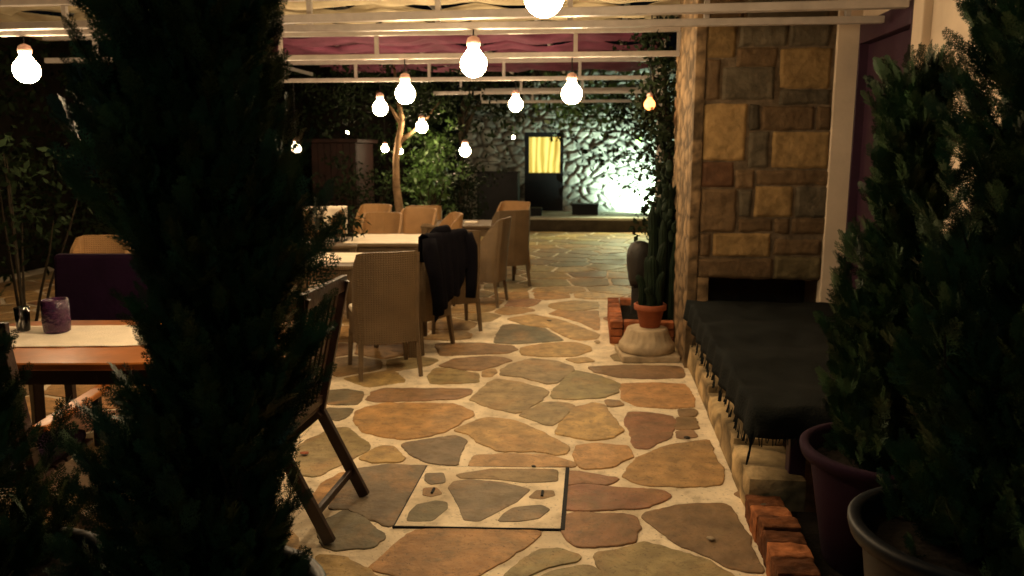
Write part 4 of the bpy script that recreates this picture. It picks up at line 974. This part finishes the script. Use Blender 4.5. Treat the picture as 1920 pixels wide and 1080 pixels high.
bush("dark_bush", 600, 740, 300, 430, 12.4, .8, 60, .08, M_hedge, "dark bush left of the thin tree trunk", "bush", 32)
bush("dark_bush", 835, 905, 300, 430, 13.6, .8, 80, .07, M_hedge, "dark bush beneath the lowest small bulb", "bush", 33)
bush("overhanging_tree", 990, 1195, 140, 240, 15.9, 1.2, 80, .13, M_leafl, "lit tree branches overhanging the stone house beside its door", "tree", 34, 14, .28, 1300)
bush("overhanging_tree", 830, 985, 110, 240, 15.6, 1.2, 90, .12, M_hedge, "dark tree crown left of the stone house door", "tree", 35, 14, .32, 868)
bush("leafy_shrub", -30, 130, 230, 480, 6.6, .8, 26, .09, M_hedge, "broad leaved shrub at the left edge below the bulb", "shrub", 36, 10, .2)
bush("leafy_shrub", 585, 660, 395, 470, 7.9, .2, 22, .07, M_hedge, "small leafy plant in front of the pale cloth chair", "shrub", 37, 12, .08)
bush("climbing_shrub", 1110, 1290, 140, 350, 14.6, .8, 95, .10, M_hedge, "leafy branches glittering before the floodlit wall", "shrub", 38, 10, .22, 1292)
# clipped hedge mass round the garden
def hedge(x0, x1, y0, y1, h, dens, seed, nm="hedge"):
    r = np.random.default_rng(seed); n = int(dens * max(x1 - x0, y1 - y0) * h)
    cs = np.stack([r.uniform(x0, x1, n), r.uniform(y0, y1, n), r.uniform(0, h, n)], 1)
    return leaves(cs, 14, (.22, .22, .22), .11, .5, -.1, seed)
VV, QQ = [], []; off = 0
for a_ in ((-9, -2.5, 14.3, 14.9, 3.6, 22, 41), (-7.4, -6.8, 2.0, 14.4, 3.4, 16, 42), (-3.2, 3.4, 18.9, 19.4, 4.6, 20, 43), (-3.4, -2.95, 14.6, 18.5, 3.4, 20, 44)):
    V, Q = hedge(*a_); VV.append(V); QQ.append(Q + off); off += len(V)
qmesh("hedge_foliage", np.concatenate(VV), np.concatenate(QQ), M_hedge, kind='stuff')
# dark garden wall behind the hedge
gw = empty("garden_wall", (0, 0, 0), label="dark garden wall behind the hedge", cat="wall")
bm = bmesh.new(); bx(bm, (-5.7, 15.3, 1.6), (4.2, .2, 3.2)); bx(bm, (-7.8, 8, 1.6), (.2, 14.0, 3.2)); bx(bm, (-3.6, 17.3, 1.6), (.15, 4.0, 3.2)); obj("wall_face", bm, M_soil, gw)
# red boarded shed
rb = empty("red_shed", (0, 0, 0), label="dark red boarded shed behind the tables, left of the thin tree", cat="shed")
a_ = PY(583, 268, 13.2); b_ = PY(672, 420, 13.2); bm = bmesh.new(); nb = 7
for k in range(nb): w_ = (b_.x - a_.x) / nb; bx(bm, (a_.x + w_ * (k + .5), 13.2 + .02, a_.z / 2), (w_ - .008, .04, a_.z))
obj("board_front", bm, M_red, rb)
bm = bmesh.new(); bx(bm, ((a_.x + b_.x) / 2, 13.75, a_.z / 2), (b_.x - a_.x, 1.0, a_.z - .02)); obj("shed_body", bm, M_red, rb)
bm = bmesh.new(); bx(bm, ((a_.x + b_.x) / 2, 13.68, a_.z + .035), (b_.x - a_.x + .16, 1.3, .06), bev=.01); obj("roof", bm, M_red, rb)
# small things on the paving
for i, (px, py, s, lb, nm, m) in enumerate([(1332, 1011, .014, "pale pebble on the brown flagstone near the brick edging", "pebble", M_marble), (1000, 875, .010, "tiny dark pebble at the cover's top edge", "pebble", M_dst), (1288, 822, .016, "dark pebble by the stone ledge on the mortar", "pebble", M_dst), (1120, 642, .022, "small stone lying left of the brick planter", "pebble", M_marble), (1030, 602, .020, "dark dry leaf lying in the middle of the path", "dry_leaf", M_dst), (571, 851, .02, "reddish dry leaf on the stone right of the tall conifer", "dry_leaf", M_terra)]):
    p = G(px, py, .012); bm = bmesh.new(); bmesh.ops.create_icosphere(bm, subdivisions=2, radius=s)
    for v in bm.verts: v.co = Vector((v.co.x * 1.3, v.co.y, v.co.z * (.55 if nm == "pebble" else .15))) * (1 + .3 * noise.noise(v.co * 60))
    o = obj(nm, bm, m, None, True); o.location = p + Vector((0, 0, s * .3)); tag(o, lb, nm.replace("_", " "))
